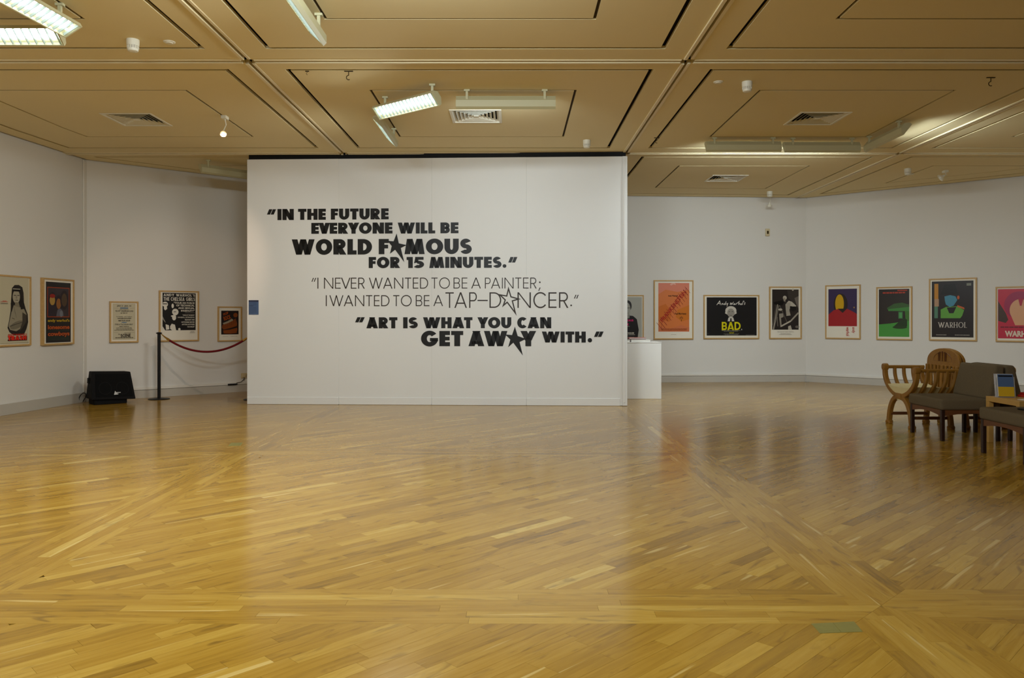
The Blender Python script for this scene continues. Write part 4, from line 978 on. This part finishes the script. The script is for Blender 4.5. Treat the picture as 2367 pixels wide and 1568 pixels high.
# ------------------------------------------------------------------ carved wooden armchairs (crossed curved legs, arched backs)
def smooth_path(pts, n=6):
    P = [Vector(p) for p in pts]; out = []
    for i in range(len(P)-1):
        p0, p1, p2, p3 = P[max(i-1, 0)], P[i], P[i+1], P[min(i+2, len(P)-1)]
        for k in range(n):
            t = k/n; out.append(.5*((2*p1)+(p2-p0)*t+(2*p0-5*p1+4*p2-p3)*t*t+(3*p1-p0-3*p2+p3)*t**3))
    out.append(P[-1]); return out
def armchair(label):
    cx, cy = 4.49, 9.16                                      # front frame plane x, centre line y
    root = thing('armchair', label, 'chair', loc=(4.72, cy, 0), group='carved wooden armchairs')
    def side(x, s, thk, wd, z0=.345, z1=.665, name='arm_slat', amp=1):
        pts = smooth_path([(x, cy+s*.375, z1), (x, cy+s*.365*amp, .58), (x, cy+s*.325*amp, .50), (x, cy+s*.25*amp, .43), (x, cy+s*.14*amp, .375), (x, cy+s*.02, z0)])
        return BM().band(pts, (1, 0, 0), wd, thk).build(name, 'oak', root, bevel=.004, seg=1)
    for x, nm in ((cx, 'front_frame'), (cx+.44, 'rear_frame')):
        for s in (-1, 1):
            u = smooth_path([(x, cy+s*.375, .67), (x, cy+s*.37, .58), (x, cy+s*.33, .50), (x, cy+s*.25, .43), (x, cy+s*.14, .375), (x, cy-s*.01, .34)])
            BM().band(u, (1, 0, 0), .052, .05).build('curved_arm_support', 'oak', root, bevel=.006, seg=1)
            l = smooth_path([(x, cy-s*.01, .345), (x, cy+s*.10, .325), (x, cy+s*.18, .27), (x, cy+s*.235, .18), (x, cy+s*.262, .08), (x, cy+s*.27, .0)])
            wds = [.055+(.03 if i > len(l)-4 else 0) for i in range(len(l))]
            BM().band(l, (1, 0, 0), wds, .05).build('leg', 'oak', root, bevel=.006, seg=1)
            BM().lathe([(.036, 0), (.042, .008), (.042, .03), (.03, .045)], (x, cy+s*.27, 0), 16).build('foot', 'oak', root, smooth=True)
            if nm == 'front_frame':
                BM().lathe([(.04, -.028), (.042, -.02), (.042, .02), (.04, .028), (.018, .032)], (x-.0, cy+s*.375, .668), 20, T=Matrix.Rotation(R(-90), 4, 'Y')).build('scroll', 'oak', root, smooth=True)
        BM().box(x-.03, cy-.07, .315, x+.03, cy+.07, .385).build('cross_block', 'oak', root, bevel=.012, seg=2)
    for s in (-1, 1):
        BM().tube([(cx, cy+s*.375, .668), (cx+.47, cy+s*.375, .668)], .02, 14).build('arm_rail', 'oak', root, smooth=True)
        for x in (cx+.115, cx+.225, cx+.335): side(x, s, .03, .042)
        BM().box(cx, cy+s*.235-.012, .105, cx+.44, cy+s*.235+.012, .14).build('stretcher', 'redwood', root, bevel=.003, seg=1)
    BM().box(cx, cy-.02, .335, cx+.44, cy+.02, .375).build('seat_rail', 'oak', root, bevel=.004, seg=1)
    # slung seat
    b = BM(); n = 15; top = []; 
    for j, x in enumerate((cx-.02, cx+.46)):
        for zoff in (0, -.03):
            for i in range(n):
                t = -1+2*i/(n-1); top.append((x, cy+t*.275, .475-.07*math.cos(t*math.pi/2)**.8 + (0 if zoff == 0 else (.0-.10*math.cos(t*math.pi/2)-.004)) + (.045*math.cos(t*math.pi/2) if zoff == 0 else 0)))
    fs = []
    for i in range(n-1): fs += [(i, i+1, 2*n+i+1, 2*n+i), (n+i, 3*n+i, 3*n+i+1, n+i+1), (i, n+i, n+i+1, i+1), (2*n+i, 2*n+i+1, 3*n+i+1, 3*n+i)]
    fs += [(0, 2*n, 3*n, n), (n-1, 2*n-1, 4*n-1, 3*n-1)]
    b.add(top, fs).build('seat', 'hide', root, smooth=True)
    # back: arched head board, posts, slats
    bx = cx+.475
    def bk(y, z): return (bx+(z-.45)*.05, y, z)
    N = 20; out = []; inn = []
    arch = [(-.345*math.cos(math.pi*i/N), .745+.16*math.sin(math.pi*i/N)**.85) for i in range(N+1)]
    vs_ = []
    for dx in (0, .032):
        vs_ += [Vector(bk(cy+y, z))+Vector((dx, 0, 0)) for y, z in arch]+[Vector(bk(cy-.345, .70))+Vector((dx, 0, 0)), Vector(bk(cy+.345, .70))+Vector((dx, 0, 0))]
    n = N+1; m_ = N+3
    f1 = tuple(list(range(n))+[n+1, n]); f2 = tuple(m_+i for i in f1)
    fs = [f1, f2[::-1]]+[(f1[i], f1[(i+1) % m_], f2[(i+1) % m_], f2[i]) for i in range(m_)]
    bo = BM().add(vs_, fs).build('head_board', 'oak', root, bevel=.005, seg=1)
    # incised fan in the head board
    for yy, hh in ((-.08, .10), (-.055, .11), (.055, .11), (.08, .10), (0, .115)):
        BM().box(bx+.008, cy+yy-.002, .755, bx+.0175, cy+yy+.002, .755+hh).build('carved_line', 'redwood', root)
    ar = [(bx+.0175, cy+.20*math.cos(math.pi*i/14), .755+.105*math.sin(math.pi*i/14)) for i in range(15)]
    BM().tube(ar, .003, 6).build('carved_arch', 'redwood', root); BM().tube([ar[0], ar[-1]], .003, 6).build('carved_arch', 'redwood', root)
    for s in (-1, 1): BM().band([bk(cy+s*.315, .71), bk(cy+s*.315, .60), bk(cy+s*.29, .50), bk(cy+s*.26, .42)], (1, 0, 0), .055, .035).build('back_post', 'oak', root, bevel=.004, seg=1)
    for k in range(7):
        y = (k-3)*.082; wd = .05 if k == 3 else .03
        BM().band([bk(cy+y, .71), bk(cy+y*.9, .56), bk(cy+y*.85, .43)], (1, 0, 0), wd, .022).build('back_slat', 'oak', root, bevel=.003, seg=1)
    BM().box(bx-.012, cy-.27, .405, bx+.022, cy+.27, .45).build('back_rail', 'oak', root, bevel=.004, seg=1)
    return root
ac = armchair('carved wooden armchair with arched back, its cream seat showing')
dup(ac, Matrix.Translation(Vector((5.34, 9.20, 0))) @ Matrix.Rotation(math.pi, 4, 'Z'), 'second arched wooden armchair, back to back behind the first one')

# ------------------------------------------------------------------ upholstered easy chairs
def easy_chair(label):
    x0, x1, y0, y1 = 4.36, 4.97, 8.03, 8.66
    root = thing('easy_chair', label, 'chair', loc=((x0+x1)/2, (y0+y1)/2, 0), group='brown upholstered easy chairs')
    BM().box(x0-.02, y0-.02, .315, x1-.02, y1+.02, .43).build('seat_cushion', 'fabric', root, bevel=.032, seg=4, smooth=True)
    b = BM(); vs_ = []
    for x, z in ((x1-.155, .425), (x1+.0, .425), (x1+.03, .765), (x1-.065, .775)): vs_ += [(x, y0-.01, z), (x, y1+.01, z)]
    b.add(vs_, [(0, 2, 4, 6), (7, 5, 3, 1), (0, 1, 3, 2), (2, 3, 5, 4), (4, 5, 7, 6), (6, 7, 1, 0)])
    b.build('back_cushion', 'fabric', root, bevel=.03, seg=4, smooth=True)
    for x in (x0+.012, x1-.03):
        for y in (y0+.012, y1-.012):
            BM().prism([(x-.018, y-.018), (x+.018, y-.018), (x+.018, y+.018), (x-.018, y+.018)], 0, .318).build('leg', 'darkwood', root, bevel=.004, seg=1)
    # arched rails
    def rail(p, q, nrm):
        p, q = Vector(p), Vector(q); n = 9; vs2 = []
        for s in (0, 1):
            off = Vector(nrm)*(.022*s)
            for i in range(n): vs2.append(p.lerp(q, i/(n-1))+off+Vector((0, 0, .318)))
            for i in range(n): vs2.append(p.lerp(q, i/(n-1))+off+Vector((0, 0, .265-.0+.0+.018*math.sin(math.pi*i/(n-1))-.012*(1-math.sin(math.pi*i/(n-1))))))
        fs = []
        for i in range(n-1):
            fs += [(i, i+1, n+i+1, n+i), (2*n+i, 3*n+i, 3*n+i+1, 2*n+i+1), (i, 2*n+i, 2*n+i+1, i+1), (n+i, n+i+1, 3*n+i+1, 3*n+i)]
        fs += [(0, n, 3*n, 2*n), (n-1, 3*n-1, 4*n-1, 2*n-1)]
        return BM().add(vs2, fs).build('seat_rail', 'redwood', root)
    rail((x0+.0, y0+.025, 0), (x0+.0, y1-.025, 0), (1, 0, 0)); rail((x1-.04, y0+.025, 0), (x1-.04, y1-.025, 0), (1, 0, 0))
    rail((x0+.025, y0+.0, 0), (x1-.04, y0+.0, 0), (0, 1, 0)); rail((x0+.025, y1-.022, 0), (x1-.04, y1-.022, 0), (0, 1, 0))
    return root
ez = easy_chair('brown upholstered easy chair standing before the carved wooden armchair')
c0 = Vector(((4.36+4.97)/2, (8.03+8.66)/2, 0))
dup(ez, Matrix.Translation(c0+Vector((-.01, -1.33, 0))), 'brown easy chair nearest the viewer, cut off by the right edge')
dup(ez, Matrix.Translation(Vector((5.345, c0.y+.01, 0))) @ Matrix.Rotation(math.pi, 4, 'Z'), 'brown easy chair turned away, back to back with the other one')
book(4.66, 7.02, .431, .24, .17, .012, .1, 'dark', 'thin black folder lying on the nearest easy chair', 'folder', None)

# ------------------------------------------------------------------ side table with leaflets
tb = thing('side_table', 'low square pale wood table between the brown easy chairs', 'table', loc=(5.08, 7.76, 0))
BM().box(4.79, 7.47, .415, 5.37, 8.0, .465).build('table_top', 'pine', tb, bevel=.002, seg=1)
for x in (4.79, 5.32):
    for y in (7.47, 7.95): BM().box(x, y, 0, x+.05, y+.05, .415).build('leg', 'pine', tb, bevel=.002, seg=1)
hz = .466; TH = Matrix.Translation(Vector((4.895, 7.86, hz))) @ Matrix.Rotation(R(-14), 4, 'Z')
lh = thing('leaflet_holder', 'clear acrylic holder with blue and yellow leaflets on the pale table', 'leaflet holder', mat=TH)
TB = TH @ Matrix.Rotation(R(-12), 4, 'X')
BM().box(-.085, .0, 0, .085, .003, .235, T=TB).build('back_panel', 'acrylic', lh)
BM().box(-.085, -.04, 0, -.082, .0, .20, T=TB).build('side_panel', 'acrylic', lh); BM().box(.082, -.04, 0, .085, .0, .20, T=TB).build('side_panel', 'acrylic', lh)
BM().box(-.085, -.04, 0, .085, .05, .003, T=TH).build('base_panel', 'acrylic', lh)
lf = thing('leaflet', 'blue over yellow leaflets standing in the clear holder', 'leaflet', mat=TB)
BM().box(-.062, -.03, .004, .078, -.005, .225, T=TB).build('sheets', 'page', lf)
BM().box(-.062, -.032, .10, .078, -.03, .225, T=TB).build('blue_cover', 'bluec', lf)
BM().box(-.062, -.032, .004, .078, -.03, .10, T=TB).build('yellow_cover', 'yellowc', lf)
BM().box(-.055, -.0325, .20, .07, -.032, .215, T=TB).build('heading', 'dark', lf)
G2 = 'printed matter on the pale table'
book(5.19, 7.80, hz, .21, .29, .022, .1, 'redc', 'lower red booklet stack on the pale table', 'booklet', G2)
book(5.20, 7.80, hz+.023, .20, .28, .02, .04, 'redc', 'upper red booklet on the pale table', 'booklet', G2)
book(5.17, 7.82, hz+.044, .15, .21, .004, -.3, 'whitec', 'white leaflet lying on the red booklets', 'leaflet', G2)
book(4.98, 7.57, hz, .20, .14, .004, .15, 'whitec', 'white leaflet at the near edge of the pale table', 'leaflet', G2)

# brass-olive floor outlet plates
def plate(pts, label):
    P = [on_floor(*p) for p in pts]; c = sum(P, Vector())/4
    root = thing('floor_plate', label, 'floor plate', loc=c)
    for k in (0, 1):
        a0 = k*.5+.004; a1 = (k+1)*.5-.004
        q = [P[0].lerp(P[1], a0), P[0].lerp(P[1], a1), P[3].lerp(P[2], a1), P[3].lerp(P[2], a0)]
        BM().prism([(v.x, v.y) for v in q][::-1], -.004, .0015).build('cover_plate', 'olive', root)
plate([(1875, 1443), (1974.6, 1438), (1994.5, 1461.5), (1895, 1465)], 'olive metal outlet plate flush in the floor at the lower right')
plate([(534, 1024.5), (562, 1023.6), (556, 1031), (527, 1031.6)], 'small olive outlet plate in the floor left of the lettered wall')

# ------------------------------------------------------------------ parquet floor: oak planks, laid singly
def oak_floor():
    m = bpy.data.materials.new('oak_parquet'); m.use_nodes = True; nt = m.node_tree; N = nt.nodes; L = nt.links; b = N['Principled BSDF']
    at = N.new('ShaderNodeAttribute'); at.attribute_name = 'tint'
    uv = N.new('ShaderNodeUVMap'); uv.uv_map = 'grain'
    mp = N.new('ShaderNodeMapping'); mp.inputs['Scale'].default_value = (2.2, 28, 1); L.new(uv.outputs[0], mp.inputs[0])
    n1 = N.new('ShaderNodeTexNoise'); n1.inputs['Scale'].default_value = 1.5; n1.inputs['Detail'].default_value = 7; n1.inputs['Distortion'].default_value = .8; L.new(mp.outputs[0], n1.inputs['Vector'])
    cr = N.new('ShaderNodeValToRGB'); e = cr.color_ramp.elements
    e[0].position = 0; e[0].color = lin((120, 86, 24))+(1,); e[1].position = 1; e[1].color = lin((206, 176, 98))+(1,)
    x = e.new(.45); x.color = lin((168, 127, 40))+(1,); x = e.new(.75); x.color = lin((187, 149, 60))+(1,)
    # per-plank tone plus grain
    s1 = N.new('ShaderNodeMath'); s1.operation = 'MULTIPLY_ADD'; L.new(n1.outputs['Fac'], s1.inputs[0]); s1.inputs[1].default_value = .55; s1.inputs[2].default_value = -.25
    ad = N.new('ShaderNodeMath'); ad.operation = 'ADD'; L.new(s1.outputs[0], ad.inputs[0]); L.new(at.outputs['Fac'], ad.inputs[1]); L.new(ad.outputs[0], cr.inputs[0])
    # knots: sparse elongated dark spots
    mk = N.new('ShaderNodeMapping'); mk.inputs['Scale'].default_value = (2.6, 11, 1); L.new(uv.outputs[0], mk.inputs[0])
    nk = N.new('ShaderNodeTexNoise'); nk.inputs['Scale'].default_value = 1.3; nk.inputs['Detail'].default_value = 3; nk.inputs['Distortion'].default_value = 1.2; L.new(mk.outputs[0], nk.inputs['Vector'])
    ck = N.new('ShaderNodeValToRGB'); ck.color_ramp.elements[0].position = .585; ck.color_ramp.elements[0].color = (0, 0, 0, 1); ck.color_ramp.elements[1].position = .74; ck.color_ramp.elements[1].color = (1, 1, 1, 1); L.new(nk.outputs['Fac'], ck.inputs[0])
    mx = N.new('ShaderNodeMix'); mx.data_type = 'RGBA'; L.new(cr.outputs[0], mx.inputs['A']); mx.inputs['B'].default_value = lin((96, 66, 24))+(1,)
    mu = N.new('ShaderNodeMath'); mu.operation = 'MULTIPLY'; L.new(ck.outputs[0], mu.inputs[0]); mu.inputs[1].default_value = .55; L.new(mu.outputs[0], mx.inputs['Factor'])
    # pale sapwood streaks
    ms = N.new('ShaderNodeMapping'); ms.inputs['Scale'].default_value = (.7, 13, 1); ms.inputs['Location'].default_value = (31, 7, 0); L.new(uv.outputs[0], ms.inputs[0])
    ns = N.new('ShaderNodeTexNoise'); ns.inputs['Scale'].default_value = 1.4; ns.inputs['Detail'].default_value = 2; L.new(ms.outputs[0], ns.inputs['Vector'])
    cs = N.new('ShaderNodeValToRGB'); cs.color_ramp.elements[0].position = .66; cs.color_ramp.elements[0].color = (0, 0, 0, 1); cs.color_ramp.elements[1].position = .70; cs.color_ramp.elements[1].color = (.6, .6, .6, 1); L.new(ns.outputs['Fac'], cs.inputs[0])
    m2 = N.new('ShaderNodeMix'); m2.data_type = 'RGBA'; L.new(mx.outputs['Result'], m2.inputs['A']); m2.inputs['B'].default_value = lin((216, 188, 118))+(1,); L.new(cs.outputs[0], m2.inputs['Factor'])
    L.new(m2.outputs['Result'], b.inputs['Base Color'])
    b.inputs['Specular IOR Level'].default_value = .6
    rr = N.new('ShaderNodeMath'); rr.operation = 'MULTIPLY_ADD'; L.new(n1.outputs['Fac'], rr.inputs[0]); rr.inputs[1].default_value = .10; rr.inputs[2].default_value = .13; L.new(rr.outputs[0], b.inputs['Roughness'])
    bp = N.new('ShaderNodeBump'); bp.inputs['Strength'].default_value = .06; bp.inputs['Distance'].default_value = .001; L.new(n1.outputs['Fac'], bp.inputs['Height']); L.new(bp.outputs[0], b.inputs['Normal'])
    return m
OAK = oak_floor()
FX = [-6.62, -2.50, 1.598, 5.62, 9.9]; FY = [-4.6, -.55, 3.43, 7.38, 11.42, 15.7]; BW = .205
rnd = random.Random(11); planks = []          # (polygon, direction, tone, uv offset)
def tone():
    t = rnd.gauss(.46, .10)
    if rnd.random() < .08: t += .17
    if rnd.random() < .08: t -= .12
    return min(.95, max(.08, t))
def strips(region, origin, ang, s0, s1, wd, lmin, lmax, t0, t1):
    d = Vector((math.cos(ang), math.sin(ang))); n = Vector((-d.y, d.x)); o = Vector(origin); k = 0; s = s0
    while s < s1-1e-4:
        t = t0-rnd.random()*lmax
        while t < t1:
            L_ = rnd.uniform(lmin, lmax); q = [o+n*s+d*t, o+n*s+d*(t+L_), o+n*(s+wd)+d*(t+L_), o+n*(s+wd)+d*t]
            c = clip_poly([tuple(p) for p in q], region)
            if len(c) >= 3: c = clip_poly(c, ROOM)
            if len(c) >= 3 and parea(c) > .0006: planks.append((c, d, tone(), (rnd.random()*50, rnd.random()*50)))
            t += L_
        s += wd
def visible(reg):
    return any(p[1] > 1.9 for p in reg)
for i in range(len(FX)-1):
    for j in range(len(FY)-1):
        x0 = FX[i]+(BW if i else 0); x1 = FX[i+1]-(BW if i < len(FX)-2 else 0); y0 = FY[j]+(BW if j else 0); y1 = FY[j+1]-(BW if j < len(FY)-2 else 0)
        if y1 < 1.0: continue
        reg = [(x0, max(y0, 1.0)), (x1, max(y0, 1.0)), (x1, y1), (x0, y1)]
        strips(reg, (x0, y0), R(45), -3.2, 3.2, .072, .25, .95, -.2, 6.2)
for i in range(1, len(FX)-1):                 # bands running away
    for j in range(len(FY)-1):
        y0, y1 = FY[j], FY[j+1]; x = FX[i]
        if y1 < 2: continue
        reg = [(x, y0), (x+BW, y0+BW), (x+BW, y1-BW), (x, y1), (x-BW, y1-BW), (x-BW, y0+BW)]
        strips(reg, (x, y0), R(90), -BW, BW, BW/3, .4, 1.3, 0, y1-y0)
for j in range(1, len(FY)-1):                 # bands running across
    for i in range(len(FX)-1):
        x0, x1 = FX[i], FX[i+1]; y = FY[j]
        if y < 1: continue
        a0 = x0 if i else x0-BW; a1 = x1 if i < len(FX)-2 else x1+BW
        reg = [(a0, y), (a0+BW, y-BW), (a1-BW, y-BW), (a1, y), (a1-BW, y+BW), (a0+BW, y+BW)]
        strips(reg, (x0, y), R(0), -BW, BW, BW/3, .4, 1.3, 0, x1-x0)
def on_screen_area(poly):
    c = [sum(p[0] for p in poly)/len(poly), sum(p[1] for p in poly)/len(poly)]
    if c[1] < 2.6: return 0
    px = VX+c[0]/c[1]*F; py = VY+H/c[1]*F
    if not (-20 < px < 2387 and py < 1590): return 0
    return parea(poly)*F*F*H/c[1]**3
order = sorted(range(len(planks)), key=lambda k: -on_screen_area(planks[k][0])); top = set(order[:296])
def plank_geo(poly):
    g = shrink(poly, lambda a, b_: .0004)
    if len(g) < 3: return None
    n = len(g); return [(p[0], p[1], 0) for p in g]+[(p[0], p[1], -.005) for p in g], [tuple(range(n))]+[(i, n+i, n+(i+1) % n, (i+1) % n) for i in range(n)]
def plank_mesh(name, items, parent, stuff=False):
    V, Fc, T_, U = [], [], [], []
    for poly, d, tn, off in items:
        g = plank_geo(poly)
        if not g: continue
        n0 = len(V); V += g[0]; nrm = Vector((-d.y, d.x))
        dz = 0
        for f in g[1]:
            Fc.append(tuple(n0+k for k in f)); T_.append(tn)
            for k in f:
                p = Vector(g[0][k][:2]); U += [p.dot(d)+off[0], p.dot(nrm)+off[1]]
    if not Fc: return
    me = bpy.data.meshes.new(name); me.from_pydata(V, [], Fc); me.materials.append(OAK)
    a = me.attributes.new('tint', 'FLOAT', 'FACE'); a.data.foreach_set('value', T_)
    uvl = me.uv_layers.new(name='grain'); uvl.data.foreach_set('uv', U); me.update()
    o = bpy.data.objects.new(name, me); C.objects.link(o); attach(o, parent)
    if stuff: o['kind'] = 'stuff'
    return o
for k in order[:296]: plank_mesh('plank', [planks[k]], floor)
plank_mesh('parquet', [planks[k] for k in range(len(planks)) if k not in top], floor, True)
print('planks', len(planks))
